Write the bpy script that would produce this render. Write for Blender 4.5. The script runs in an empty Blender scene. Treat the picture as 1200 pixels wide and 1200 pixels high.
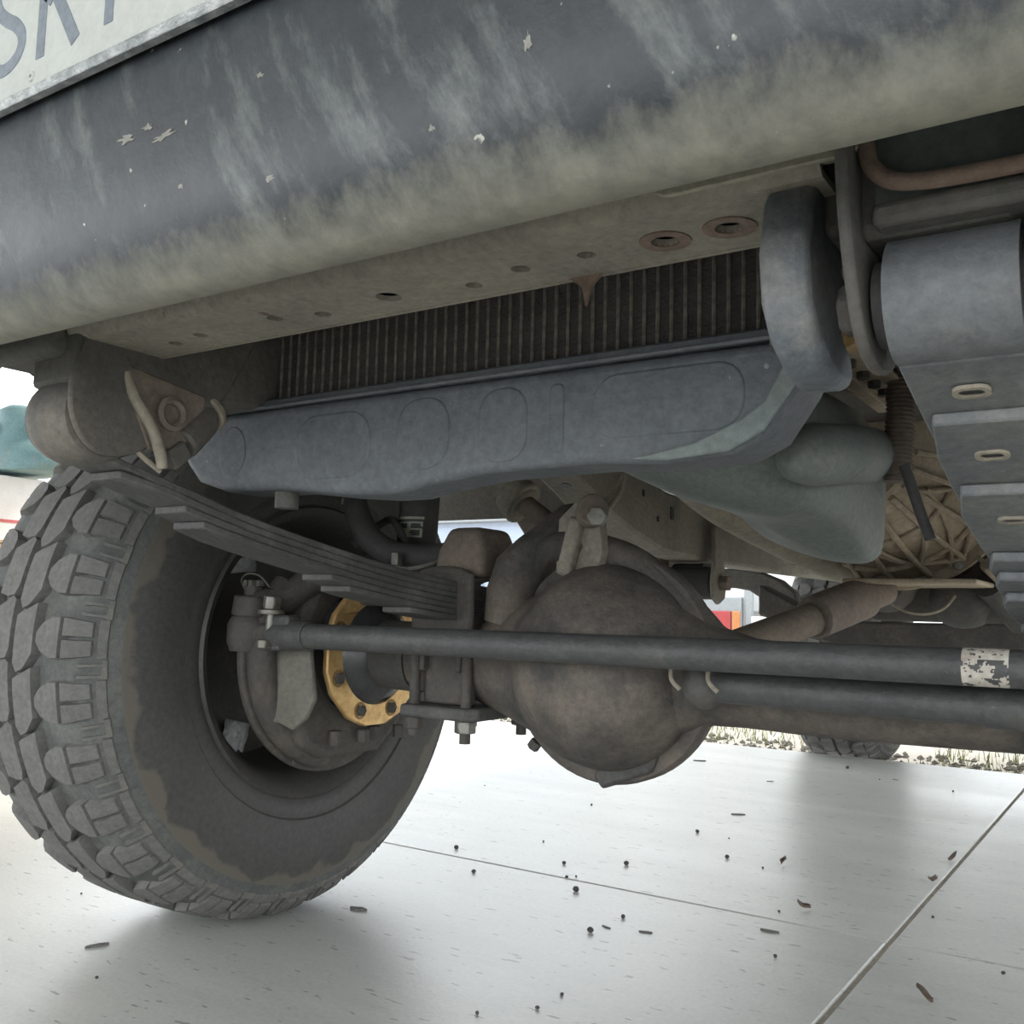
import bpy, bmesh, math, random
from mathutils import Vector, Matrix
from mathutils.geometry import tessellate_polygon
random.seed(7)
SC = bpy.context.scene
COL = SC.collection
PI = math.pi

# ------------------------------------------------------------------ camera
cam_d = bpy.data.cameras.new('camera'); cam = bpy.data.objects.new('camera', cam_d); COL.objects.link(cam)
cam_d.sensor_width = 36; cam_d.lens = 36*1151.4/1200; cam_d.clip_start = .01; cam_d.clip_end = 500
yaw, pitch, roll = (math.radians(a) for a in (33.637, 5.734, 1.463))
F = Vector((-math.sin(yaw)*math.cos(pitch), math.cos(yaw)*math.cos(pitch), math.sin(pitch)))
R0 = Vector((math.cos(yaw), math.sin(yaw), 0)); U0 = R0.cross(F)
R = R0*math.cos(roll)+U0*math.sin(roll); U = -R0*math.sin(roll)+U0*math.cos(roll)
m = Matrix((R, U, -F)).transposed().to_4x4(); m.translation = (.4351, -1.0995, .4664)
cam.matrix_world = m
SC.camera = cam
# ------------------------------------------------------------------ world, sun, exposure
w = bpy.data.worlds.new('sky'); SC.world = w; w.use_nodes = True
wn = w.node_tree; bg = wn.nodes['Background']
bg.inputs[0].default_value = (.93, .97, 1.0, 1); bg.inputs[1].default_value = 1.0
sun_d = bpy.data.lights.new('sun', 'SUN'); sun = bpy.data.objects.new('sun', sun_d); COL.objects.link(sun)
sun_d.energy = 1.2; sun_d.angle = math.radians(14); sun_d.color = (1, .93, .82)
sd = Vector((.38, .80, .95)).normalized()
sun.rotation_euler = sd.to_track_quat('Z', 'Y').to_euler()
vs = SC.view_settings
vs.view_transform = 'Standard'; vs.look = 'None'; vs.gamma = 1; vs.use_curve_mapping = False; vs.exposure = 1.82

# ------------------------------------------------------------------ materials
MATS = {}
def srgb(c):
    return tuple((v/255/12.92 if v/255 <= .04045 else ((v/255+.055)/1.055)**2.4) for v in c)
def mat(name, c1, c2=None, scale=18, rough=.65, metal=0., bump=.15, bscale=90, dust=None, dust_amt=.5, dscale=6,
        spots=None, sp_scale=60, sp_thr=.72, stretch=None, spec=.5, rvar=.1, rot=None, grime=.13, haze_lift=True, sp_map=False):
    mt = bpy.data.materials.new(name); mt.use_nodes = True; nt = mt.node_tree; N = nt.nodes; Lk = nt.links
    b = N['Principled BSDF']; b.inputs['Roughness'].default_value = rough; b.inputs['Metallic'].default_value = metal
    b.inputs['Specular IOR Level'].default_value = spec
    tc = N.new('ShaderNodeTexCoord'); mp = N.new('ShaderNodeMapping'); Lk.new(tc.outputs['Object'], mp.inputs[0])
    if stretch:
        mp.vector_type = 'TEXTURE'; mp.inputs['Scale'].default_value = tuple(1/v for v in stretch)
        if rot: mp.inputs['Rotation'].default_value = rot
    def noise(sc, det=6, ro=.6, raw=False):
        n = N.new('ShaderNodeTexNoise'); n.inputs['Scale'].default_value = sc; n.inputs['Detail'].default_value = det
        n.inputs['Roughness'].default_value = ro; Lk.new(tc.outputs['Object'] if raw else mp.outputs[0], n.inputs['Vector']); return n.outputs['Fac']
    def ramp(src, a, b_):
        r = N.new('ShaderNodeMapRange'); r.inputs[1].default_value = a; r.inputs[2].default_value = b_; Lk.new(src, r.inputs[0]); return r.outputs[0]
    def mix(fac, A, B):
        x = N.new('ShaderNodeMix'); x.data_type = 'RGBA'
        if isinstance(fac, float): x.inputs[0].default_value = fac
        else: Lk.new(fac, x.inputs[0])
        for i, v in ((6, A), (7, B)):
            if isinstance(v, tuple): x.inputs[i].default_value = (*v, 1)
            else: Lk.new(v, x.inputs[i])
        return x.outputs[2]
    if haze_lift:  # dark base colours raised, a veil of lens haze painted into the materials
        c1, c2 = (tuple(v+30*max(0, 1-v/170) for v in c) if c else None for c in (c1, c2))
    c1 = srgb(c1); c2 = srgb(c2) if c2 else tuple(v*.75 for v in c1)
    col = mix(ramp(noise(scale), .35, .65), c1, c2)
    if dust:
        if haze_lift: dust = tuple(v+14*max(0, 1-v/170) for v in dust)
        col = mix(ramp(noise(dscale, 8, .7), .72-dust_amt*.5, .95-dust_amt*.5), col, srgb(dust))
    if grime:
        gm = N.new('ShaderNodeMix'); gm.data_type = 'RGBA'; gm.blend_type = 'OVERLAY'; gm.inputs[0].default_value = grime*2.2
        gn = N.new('ShaderNodeTexNoise'); gn.inputs['Scale'].default_value = 130; gn.inputs['Detail'].default_value = 7; gn.inputs['Roughness'].default_value = .75
        Lk.new(tc.outputs['Object'], gn.inputs['Vector']); Lk.new(col, gm.inputs[6]); Lk.new(ramp(gn.outputs['Fac'], .28, .72), gm.inputs[7]); col = gm.outputs[2]
    if spots:
        col = mix(ramp(noise(sp_scale, 3, .5, not sp_map), sp_thr, sp_thr+.03), col, srgb(spots))
    Lk.new(col, b.inputs['Base Color'])
    rr = N.new('ShaderNodeMapRange'); rr.inputs[3].default_value = max(rough-rvar, .03); rr.inputs[4].default_value = min(rough+rvar, 1)
    Lk.new(noise(scale*.7), rr.inputs[0]); Lk.new(rr.outputs[0], b.inputs['Roughness'])
    if bump:
        bp = N.new('ShaderNodeBump'); bp.inputs['Strength'].default_value = bump; bp.inputs['Distance'].default_value = .008
        Lk.new(noise(bscale, 5, .6, True), bp.inputs['Height']); Lk.new(bp.outputs[0], b.inputs['Normal'])
    MATS[name] = mt; return mt
DUST = (150, 142, 126)
mat('bumper_paint', (40, 44, 48), (50, 54, 57), 12, .40, 0, .08, 60, (104, 107, 104), .42, 10, (176, 176, 164), 85, .735, (3.2, 3.2, .8), rot=(0, -.45, 0), haze_lift=False)
mat('bumper_dust', (132, 130, 119), (118, 116, 107), 14, .8, 0, .15, 90)
mat('plate_white', (182, 184, 178), (174, 176, 169), 30, .5, 0, .05, 90, (150, 146, 134), .14, 30, grime=.04)
mat('plate_ink', (108, 116, 125), (98, 106, 116), 40, .5, 0, .0)
mat('plate_edge', (176, 178, 176), (120, 124, 126), 60, .42, .5, .3, 200)
mat('crossmember_dust', (134, 127, 111), (110, 103, 90), 14, .8, 0, .25, 120, (150, 143, 126), .5, 9, (92, 72, 58), 26, .70)
mat('rust', (122, 98, 82), (100, 80, 66), 30, .85, 0, .3, 140, DUST, .35, 12)
mat('frame_dark', (76, 72, 66), (60, 57, 52), 14, .75, 0, .2, 100, (112, 104, 92), .45, 7)
mat('frame_green', (58, 68, 64), (66, 72, 66), 10, .7, 0, .15, 80, (92, 88, 76), .4, 8)
mat('beige_panel', (158, 152, 130), (140, 134, 114), 10, .75, 0, .12, 80)
mat('hook_grey', (92, 98, 104), (70, 76, 82), 22, .6, 0, .25, 90, (136, 134, 128), .45, 10, (140, 112, 96), 30, .68)
mat('spring_blue', (88, 91, 93), (74, 77, 79), 14, .6, 0, .2, 80, (118, 118, 112), .5, 8, (128, 126, 118), 120, .74)
mat('spring_dark', (66, 65, 62), (52, 51, 49), 22, .75, 0, .3, 120, (104, 102, 96), .42, 9)
mat('core_fin', (46, 42, 40), (60, 55, 50), 60, .9, 0, .5, 300, (92, 82, 72), .25, 30)
mat('core_tube', (118, 110, 98), (84, 78, 70), 120, .8, 0, .2, 200)
mat('tank_grey', (70, 75, 80), (84, 88, 92), 14, .6, 0, .15, 90, (118, 122, 120), .3, 9, (140, 142, 138), 110, .73)
mat('pan_grey', (98, 108, 106), (108, 114, 108), 7, .62, 0, .08, 60, (142, 142, 130), .35, 5)
mat('cast_alloy', (176, 160, 134), (150, 134, 110), 12, .75, 0, .2, 90, (128, 114, 96), .4, 8)
mat('rail_dust', (146, 138, 122), (118, 112, 98), 11, .8, 0, .25, 110, (98, 98, 86), .35, 8)
mat('brown_dust', (112, 98, 84), (92, 80, 70), 10, .85, 0, .2, 90, (134, 120, 102), .4, 6)
mat('diff_brown', (100, 88, 76), (80, 72, 64), 12, .75, 0, .35, 110, (50, 49, 47), .62, 9, (120, 112, 100), 95, .76)
mat('axle_dark', (60, 58, 54), (50, 48, 46), 14, .7, 0, .3, 110, (92, 84, 74), .36, 9, (120, 114, 102), 90, .75)
mat('rod_dark', (56, 56, 55), (46, 46, 46), 30, .5, 0, .25, 160, (96, 92, 84), .3, 10, (124, 122, 116), 140, .74)
mat('black_rubber', (40, 39, 38), (50, 48, 46), 20, .75, 0, .15, 120, (82, 77, 70), .3, 10)
mat('tyre_tread', (98, 96, 93), (86, 84, 81), 30, .85, 0, .15, 200, (120, 115, 106), .35, 16, (60, 58, 56), 170, .76)
mat('tyre_base', (78, 80, 78), (64, 65, 63), 14, .85, 0, .2, 150, (108, 108, 102), .5, 9)
mat('tyre_wall', (54, 53, 50), (46, 45, 43), 9, .62, 0, .12, 120, (82, 78, 70), .3, 7)
mat('rim_black', (44, 42, 40), (54, 51, 48), 12, .5, 0, .15, 100, (88, 81, 71), .34, 8)
mat('lamp_glass', (210, 214, 216), (200, 204, 206), 20, .08, .2, .0, grime=0, haze_lift=False)
mat('silver', (222, 222, 222), (190, 190, 192), 70, .32, .15, .6, 60, haze_lift=False)
mat('chrome', (225, 226, 228), (205, 206, 208), 60, .12, 1., .5, 70)
mat('gold_plate', (224, 190, 122), (206, 166, 98), 36, .4, .45, .2, 120, (146, 104, 62), .34, 26)
mat('zinc', (128, 126, 118), (104, 100, 92), 40, .45, .5, .15, 120, (110, 100, 84), .35, 20)
mat('shield_grey', (106, 102, 90), (90, 86, 76), 16, .75, 0, .12, 90)
mat('dark_hub', (66, 61, 55), (52, 48, 44), 20, .8, 0, .35, 110, (96, 88, 76), .38, 12)
mat('seal_black', (26, 26, 26), (34, 34, 34), 30, .5, 0, .0, haze_lift=False)
mat('ball_dark', (58, 58, 58), (44, 44, 44), 20, .22, .3, .05, 60)
mat('brass', (160, 124, 66), (134, 100, 52), 40, .55, .3, .1, 120, (120, 104, 78), .3, 20)
mat('label_cream', (176, 178, 158), (160, 162, 142), 40, .6, 0, .0)
mat('label_green', (58, 64, 54), (52, 58, 50), 30, .6, 0, .0)
mat('paint_white', (196, 190, 178), (176, 166, 152), 60, .7, 0, .2, 150, (120, 100, 84), .25, 60)
mat('clip_tan', (150, 140, 120), (130, 120, 104), 30, .75, 0, .1)
mat('body_paint', (52, 66, 70), (58, 72, 74), 4, .35, 0, .02, 60)
mat('body_under', (88, 82, 72), (72, 68, 60), 6, .85, 0, .2, 60)
mat('glass_dark', (20, 24, 26), (24, 28, 30), 4, .08, 0, .0)
mat('concrete', (204, 204, 199), (195, 195, 190), 3, .33, 0, .08, 160, (216, 215, 209), .5, 2.2, (154, 152, 146), 60, .655, (.45, 1.5, 1), .5, .14, grime=.07, sp_map=True)
mat('joint_fill', (186, 178, 162), (172, 164, 150), 40, .9, 0, .2)
mat('gravel_mat', (148, 144, 136), (112, 108, 100), 60, .95, 0, .4, 120)
mat('road', (166, 160, 150), (154, 148, 138), 5, .9, 0, .2)
mat('stone_a', (118, 114, 107), (98, 94, 87), 60, .9)
mat('pebble_dark', (60, 57, 54), (48, 46, 44), 200, .8)
mat('leaf_brown', (106, 88, 74), (88, 72, 60), 200, .8)
mat('chip_grey', (104, 100, 94), (84, 80, 76), 200, .85)
mat('grass_green', (100, 122, 52), (142, 142, 70), 8, .7, 0, .0)
mat('teal_paint', (92, 132, 136), (78, 112, 116), 10, .55, 0, .1, 60, (124, 120, 108), .3, 8)
mat('roof_sheet', (196, 196, 192), (186, 186, 182), 4, .6, 0, .05)
mat('wood', (196, 160, 118), (178, 140, 98), 14, .75, 0, .1, 80, None, 0, 6, None, 60, .7, (1, 8, 8))
mat('paper_white', (226, 224, 222), (220, 218, 216), 20, .7, 0, .0)
mat('print_red', (196, 92, 96), (188, 84, 88), 20, .7, 0, .0)
mat('print_grey', (150, 150, 158), (140, 140, 150), 20, .7, 0, .0)
mat('white_paint', (226, 228, 228), (216, 218, 218), 3, .5, 0, .03)
mat('grey_trim', (150, 156, 160), (138, 144, 148), 6, .6, 0, .03)
mat('red_door', (176, 46, 48), (164, 40, 42), 10, .5, 0, .05)
mat('amber', (198, 128, 62), (186, 112, 54), 10, .5, 0, .05)
mat('panel_blue', (170, 182, 200), (160, 172, 190), 4, .6, 0, .05)
mat('hedge_leaf', (196, 190, 120), (170, 168, 92), 3, .8, 0, .0)
mat('stem_brown', (116, 98, 78), (100, 84, 66), 10, .9)

def mud_ring(mt, r0, r1, colr):
    nt = mt.node_tree; N = nt.nodes; Lk = nt.links; b = N['Principled BSDF']; old = b.inputs['Base Color'].links[0].from_socket
    tc = N.new('ShaderNodeTexCoord'); mp = N.new('ShaderNodeMapping'); mp.inputs['Scale'].default_value = (0, 1, 1); Lk.new(tc.outputs['Object'], mp.inputs[0])
    ln = N.new('ShaderNodeVectorMath'); ln.operation = 'LENGTH'; Lk.new(mp.outputs[0], ln.inputs[0])
    n = N.new('ShaderNodeTexNoise'); n.inputs['Scale'].default_value = 13; n.inputs['Detail'].default_value = 5; Lk.new(tc.outputs['Object'], n.inputs['Vector'])
    a = N.new('ShaderNodeMath'); a.operation = 'MULTIPLY_ADD'; a.inputs[1].default_value = .09; Lk.new(n.outputs['Fac'], a.inputs[0]); Lk.new(ln.outputs['Value'], a.inputs[2])
    r = N.new('ShaderNodeMapRange'); r.inputs[1].default_value = r0; r.inputs[2].default_value = r1; Lk.new(a.outputs[0], r.inputs[0])
    mx = N.new('ShaderNodeMix'); mx.data_type = 'RGBA'; Lk.new(r.outputs[0], mx.inputs[0]); Lk.new(old, mx.inputs[6]); mx.inputs[7].default_value = (*srgb(colr), 1)
    Lk.new(mx.outputs[2], b.inputs['Base Color'])
mud_ring(MATS['tyre_wall'], .368, .374, (98, 93, 84))
# ------------------------------------------------------------------ mesh builder
def frame(d):
    d = Vector(d).normalized(); a = Vector((0, 0, 1)) if abs(d.z) < .9 else Vector((1, 0, 0))
    u = a.cross(d).normalized(); return u, d.cross(u).normalized(), d
class MB:
    def __init__(s): s.v = []; s.f = []
    def add(s, vs, fs):
        o = len(s.v); s.v += [tuple(v) for v in vs]; s.f += [tuple(i+o for i in f) for f in fs]; return s
    def box(s, c, size, rot=None):
        c = Vector(c); h = Vector(size)/2; M = rot or Matrix.Identity(3)
        vs = [c+M @ Vector((x*h.x, y*h.y, z*h.z)) for x in (-1, 1) for y in (-1, 1) for z in (-1, 1)]
        return s.add(vs, [(0, 1, 3, 2), (4, 6, 7, 5), (0, 4, 5, 1), (2, 3, 7, 6), (0, 2, 6, 4), (1, 5, 7, 3)])
    def bar(s, a, b, wdt, hgt, up=(0, 0, 1)):
        a = Vector(a); b = Vector(b); d = (b-a).normalized(); x = d.cross(Vector(up)).normalized(); z = x.cross(d)
        M = Matrix((x, d, z)).transposed(); return s.box((a+b)/2, (wdt, (b-a).length, hgt), M)
    def loft(s, rings, cap=True, closed=False):
        n = len(rings[0]); vs = [p for r in rings for p in r]; fs = []
        k = len(rings)
        for i in range(k if closed else k-1):
            for j in range(n):
                a, b = i*n+j, i*n+(j+1) % n; c, d = ((i+1) % k)*n+(j+1) % n, ((i+1) % k)*n+j
                fs.append((a, b, c, d))
        if cap and not closed: fs += [tuple(range(n))[::-1], tuple((k-1)*n+j for j in range(n))]
        return s.add(vs, fs)
    def tube(s, pts, r, n=12, cap=True, closed=False):
        pts = [Vector(p) for p in pts]; k = len(pts); rings = []
        rs = r if isinstance(r, (list, tuple)) else [r]*k
        u = None
        for i, p in enumerate(pts):
            if closed: d = pts[(i+1) % k]-pts[i-1]
            else: d = pts[min(i+1, k-1)]-pts[max(i-1, 0)]
            d.normalize()
            if u is None: u, v, _ = frame(d)
            else: u = (u-d*u.dot(d)).normalized(); v = d.cross(u)
            rings.append([p+(u*math.cos(t)+v*math.sin(t))*rs[i] for t in (2*PI*j/n for j in range(n))])
        return s.loft(rings, cap, closed)
    def cyl(s, a, b, r, r2=None, n=20): return s.tube([a, b], [r, r if r2 is None else r2], n)
    def lathe(s, o, axis, prof, n=40, a0=0, a1=2*PI, u=None):
        o = Vector(o); uu, vv, d = frame(axis)
        full = abs(a1-a0-2*PI) < 1e-6; rings = []
        for (r, h) in prof:
            rings.append([o+d*h+(uu*math.cos(t)+vv*math.sin(t))*max(r, 1e-5) for t in (a0+(a1-a0)*j/(n if full else n-1) for j in range(n))])
        vs = [p for r in rings for p in r]; fs = []
        for i in range(len(rings)-1):
            for j in range(n if full else n-1):
                fs.append((i*n+j, i*n+(j+1) % n, (i+1)*n+(j+1) % n, (i+1)*n+j))
        return s.add(vs, fs)
    def prism(s, poly, O, u, v, depth, holes=()):
        O = Vector(O); u = Vector(u); v = Vector(v); w_ = u.cross(v).normalized()*depth
        loops = [list(poly)]+[list(h) for h in holes]; flat = [p for l in loops for p in l]
        tris = tessellate_polygon([[Vector((p[0], p[1], 0)) for p in l] for l in loops])
        A = [O+u*p[0]+v*p[1] for p in flat]; n = len(A); vs = A+[p+w_ for p in A]; fs = []
        if holes:
            for t in tris: fs += [tuple(t), tuple(i+n for i in reversed(t))]
        else:
            fs += [tuple(range(n))[::-1], tuple(range(n, 2*n))]
        k = 0
        for l in loops:
            for j in range(len(l)):
                a, b = k+j, k+(j+1) % len(l); fs.append((a, b, b+n, a+n))
            k += len(l)
        return s.add(vs, fs)
    def ell(s, c, rad, nu=20, nv=12, rot=None):
        c = Vector(c); M = rot or Matrix.Identity(3); vs = []; fs = []
        for i in range(nv+1):
            p = PI*i/nv
            for j in range(nu):
                t = 2*PI*j/nu; vs.append(c+M @ Vector((rad[0]*math.sin(p)*math.cos(t), rad[1]*math.sin(p)*math.sin(t), rad[2]*math.cos(p))))
        for i in range(nv):
            for j in range(nu): fs.append((i*nu+j, i*nu+(j+1) % nu, (i+1)*nu+(j+1) % nu, (i+1)*nu+j))
        return s.add(vs, fs)
    def nut(s, a, b, r):   # hexagon prism
        return s.tube([a, b], r, 6)
    def mesh(s, name, mt, smooth=38):
        me = bpy.data.meshes.new(name); me.from_pydata(s.v, [], s.f)
        bm = bmesh.new(); bm.from_mesh(me); bmesh.ops.remove_doubles(bm, verts=bm.verts, dist=1e-6)
        bmesh.ops.recalc_face_normals(bm, faces=bm.faces); bm.to_mesh(me); bm.free()
        me.materials.append(MATS[mt] if isinstance(mt, str) else mt)
        if smooth:
            me.polygons.foreach_set('use_smooth', [True]*len(me.polygons)); me.set_sharp_from_angle(angle=math.radians(smooth))
        return me
    def build(s, name, mt, parent=None, bevel=0, seg=2, sub=0, smooth=38, label=None, kind=None):
        o = bpy.data.objects.new(name, s.mesh(name, mt, smooth)); COL.objects.link(o)
        if parent: o.parent = parent
        if bevel:
            b = o.modifiers.new('bevel', 'BEVEL'); b.width = bevel; b.segments = seg; b.limit_method = 'ANGLE'; b.angle_limit = math.radians(40)
        if sub:
            d = o.modifiers.new('sub', 'SUBSURF'); d.levels = sub; d.render_levels = sub
        if label: o['label'] = label
        if kind: o['kind'] = kind
        return o
def link(name, me, parent, M=None, label=None):
    o = bpy.data.objects.new(name, me); COL.objects.link(o)
    if parent: o.parent = parent
    if M is not None: o.matrix_local = M
    if label: o['label'] = label
    return o
def empty(name, loc, label, cat, group=None):
    o = bpy.data.objects.new(name, None); COL.objects.link(o); o.location = loc; o['label'] = label; o['category'] = cat
    if group: o['group'] = group
    return o
def tag(o, label, cat, group=None):
    o['label'] = label; o['category'] = cat
    if group: o['group'] = group
    return o
def circ(cx, cy, r, n=16, ry=None):
    return [(cx+r*math.cos(2*PI*i/n), cy+(ry or r)*math.sin(2*PI*i/n)) for i in range(n)]
def rrect(x0, y0, x1, y1, r, n=5):
    out = []
    for cx, cy, a in ((x1-r, y1-r, 0), (x0+r, y1-r, 90), (x0+r, y0+r, 180), (x1-r, y0+r, 270)):
        for i in range(n+1):
            t = math.radians(a+90*i/n); out.append((cx+r*math.cos(t), cy+r*math.sin(t)))
    return out
def spline(pts, n=8):
    P = [Vector(p) for p in pts]; out = []
    for i in range(len(P)-1):
        p0 = P[max(i-1, 0)]; p1 = P[i]; p2 = P[i+1]; p3 = P[min(i+2, len(P)-1)]
        for j in range(n):
            t = j/n; out.append(.5*((2*p1)+(p2-p0)*t+(2*p0-5*p1+4*p2-p3)*t*t+(3*p1-p0-3*p2+p3)*t**3))
    out.append(P[-1]); return out
X = (1, 0, 0); Y = (0, 1, 0); Z = (0, 0, 1)

# ================================================================== SETTING
JX, JY, EDGE = .083, .449, 2.40
fl = MB().box((0, -2.0, -.0535), (16, 8.8, .1)).build('floor', 'joint_fill', kind='structure')
fl['label'] = 'pale grey concrete slab floor with saw-cut joints'
xs = [-8, -5.0, -2.46, JX, 2.62, 5.2, 8]; ys = [-6.4, -4.0, -1.9, JY, EDGE]
for i in range(len(xs)-1):
    for j in range(len(ys)-1):
        g = .004; gy = .0022
        x0, x1, y0, y1 = xs[i]+g, xs[i+1]-g, ys[j]+gy, ys[j+1]-gy
        MB().box(((x0+x1)/2, (y0+y1)/2, -.025), (x1-x0, y1-y0, .05)).build('concrete_slab', 'concrete', fl, .002, 1)
gr = MB(); NX = 60
gr.box((0, 16, -.12), (120, 27.1, .1)).build('ground', 'road', kind='structure')
for o in (bpy.data.objects['ground'],): o['label'] = 'pale dusty road surface beyond the slab'
# open-sided canopy over the slab
CL = MB().box((0, -1.9, 3.06), (13, 8.9, .06)).build('ceiling', 'roof_sheet', kind='structure'); CL['label'] = 'pale sheet metal canopy roof over the slab'
for k in range(9): MB().box((0, -6.0+k*1.02, 2.98), (13, .06, .10)).build('roof_purlin', 'grey_trim', CL)
for x in (-6.2, 6.2):
    for y in (-6.0, -1.9, 2.3): MB().box((x, y, 1.465), (.12, .12, 2.93)).build('canopy_post', 'grey_trim', CL, .006)
# gravel and grass strip along the slab edge
mb = MB()
for i in range(3800):
    x = random.uniform(-4.5, 2.5); y = EDGE+.01+random.random()**1.3*.75; s_ = random.uniform(.006, .018)
    z = -.07+s_*.3
    vs = [(x+s_*math.cos(a)*random.uniform(.6, 1.2), y+s_*math.sin(a)*random.uniform(.6, 1.2), z+random.uniform(-.2, .2)*s_) for a in (0, 1.57, 3.14, 4.71)]
    vs += [(x, y, z+s_*.7), (x, y, z-s_*.7)]
    mb.add(vs, [(0, 1, 4), (1, 2, 4), (2, 3, 4), (3, 0, 4), (1, 0, 5), (2, 1, 5), (3, 2, 5), (0, 3, 5)])
g_ = mb.build('gravel', 'stone_a', smooth=0, kind='stuff'); tag(g_, 'grey gravel strip along the far edge of the slab', 'gravel')
mb = MB()
for i in range(6500):
    c = random.random()
    x = random.uniform(-4.2, 2.5); y = random.uniform(2.95, 3.7) if c < .5 else random.uniform(2.62, 3.3)
    if c >= .5: x = random.gauss(.02, .22) if c < .85 else random.gauss(-1.35, .22)
    if c >= .5: y = EDGE+abs(random.gauss(.10, .12))
    if -.70 < x < -.35 or .40 < x < .80: continue
    h = random.uniform(.02, .06); a = random.uniform(0, 6.28); d = .003; l = random.uniform(0, .03); b = random.uniform(0, 6.28)
    mb.add([(x-d*math.cos(a), y-d*math.sin(a), -.075), (x+d*math.cos(a), y+d*math.sin(a), -.075), (x+l*math.cos(b), y+l*math.sin(b), -.07+h)], [(0, 1, 2)])
g_ = mb.build('grass', 'grass_green', smooth=0, kind='stuff'); tag(g_, 'tufts of short yellow green grass behind the slab edge', 'grass')

# ================================================================== TRUCK
truck = empty('off_road_truck', (0, 0, 0), 'dark off-road truck parked on the slab, seen from beneath its front bumper', 'truck')
def P(mb, name, mt, **k): return mb.build(name, mt, truck, **k)

# ---- bumper: rounded steel section swept along X, ends curving back
prof = [(-.708, .664), (-.712, .656), (-.721, .6525), (-.735, .655), (-.748, .666), (-.757, .684), (-.762, .706), (-.764, .735), (-.764, .77), (-.760, .80), (-.750, .832), (-.732, .858), (-.70, .870), (-.66, .872)]
inner = [(-.66, .868), (-.70, .865), (-.73, .85), (-.745, .82), (-.756, .77), (-.756, .735), (-.754, .707), (-.750, .688), (-.742, .672), (-.730, .662), (-.720, .660), (-.713, .666)]
sp = spline([(y, z, 0) for y, z in prof], 4); sec = [(p.x, p.y) for p in sp]+inner
rings = []
for x in [-.86, -.80, -.72, -.62, -.4, -.2, 0, .2, .4, .62, .72, .80, .86]:
    k = max(0, abs(x)-.58)/.28; dy = .12*k*k
    rings.append([(x, y+dy, z) for y, z in sec])
bumper = P(MB().loft(rings), 'front_bumper', 'bumper_paint', smooth=50, label='dark scratched steel bumper with dusty lower lip')
# dust of the lower lip mixed into the bumper paint (a band of real dirt with a ragged edge)
def lip_dirt(mt):
    nt = mt.node_tree; N = nt.nodes; Lk = nt.links; b = N['Principled BSDF']; old = b.inputs['Base Color'].links[0].from_socket
    tc = N.new('ShaderNodeTexCoord'); sx = N.new('ShaderNodeSeparateXYZ'); Lk.new(tc.outputs['Object'], sx.inputs[0])
    mp = N.new('ShaderNodeMapping'); mp.inputs['Scale'].default_value = (1, 1, .35); Lk.new(tc.outputs['Object'], mp.inputs[0])
    n = N.new('ShaderNodeTexNoise'); n.inputs['Scale'].default_value = 48; n.inputs['Detail'].default_value = 9; n.inputs['Roughness'].default_value = .72; Lk.new(mp.outputs[0], n.inputs['Vector'])
    a = N.new('ShaderNodeMath'); a.operation = 'MULTIPLY_ADD'; a.inputs[1].default_value = .045; Lk.new(n.outputs['Fac'], a.inputs[0]); Lk.new(sx.outputs['Z'], a.inputs[2])
    r = N.new('ShaderNodeMapRange'); r.inputs[1].default_value = .700; r.inputs[2].default_value = .672; Lk.new(a.outputs[0], r.inputs[0])
    mx = N.new('ShaderNodeMix'); mx.data_type = 'RGBA'; Lk.new(r.outputs[0], mx.inputs[0]); Lk.new(old, mx.inputs[6]); mx.inputs[7].default_value = (*srgb((140, 137, 124)), 1)
    Lk.new(mx.outputs[2], b.inputs['Base Color'])
    ro = b.inputs['Roughness'].links[0].from_socket; mr = N.new('ShaderNodeMix'); Lk.new(r.outputs[0], mr.inputs[0]); Lk.new(ro, mr.inputs[2]); mr.inputs[3].default_value = .8
    Lk.new(mr.outputs[0], b.inputs['Roughness'])
lip_dirt(MATS['bumper_paint'])
def bump_y(z):
    for (a, b) in zip(prof, prof[1:]):
        if a[1] <= z <= b[1] and b[1] > a[1]: return a[0]+(b[0]-a[0])*(z-a[1])/(b[1]-a[1])
    return -.76
for (cx, cz, wx, wz, n) in [(a_, b_, c_*1.15, d_*1.3, e_*2+3) for a_, b_, c_, d_, e_ in [(-.069, .739, .015, .005, 9), (-.034, .732, .02, .004, 9), (-.05, .741, .01, .004, 7), (.05, .690, .007, .004, 7), (.033, .692, .003, .003, 6), (.213, .712, .004, .009, 7), (.158, .689, .0035, .003, 8), (-.02, .70, .004, .003, 6), (.045, .745, .006, .003, 6)]]:
    pts = []
    for i in range(n):
        t = 2*PI*i/n; k = random.uniform(.3, 1.15); pts.append((cx+wx*.5*k*math.cos(t), cz+wz*.5*k*math.sin(t)))
    vs = [(x, bump_y(z)-.0005, z) for x, z in pts]; vs2 = [(x, y+.002, z) for x, y, z in vs]
    MB().add(vs+vs2, [tuple(range(n)), tuple(range(2*n-1, n-1, -1))]+[(i, (i+1) % n, n+(i+1) % n, n+i) for i in range(n)]).build('paint_chip', 'bumper_dust', bumper, smooth=0, label='bare chipped patch')

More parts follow.
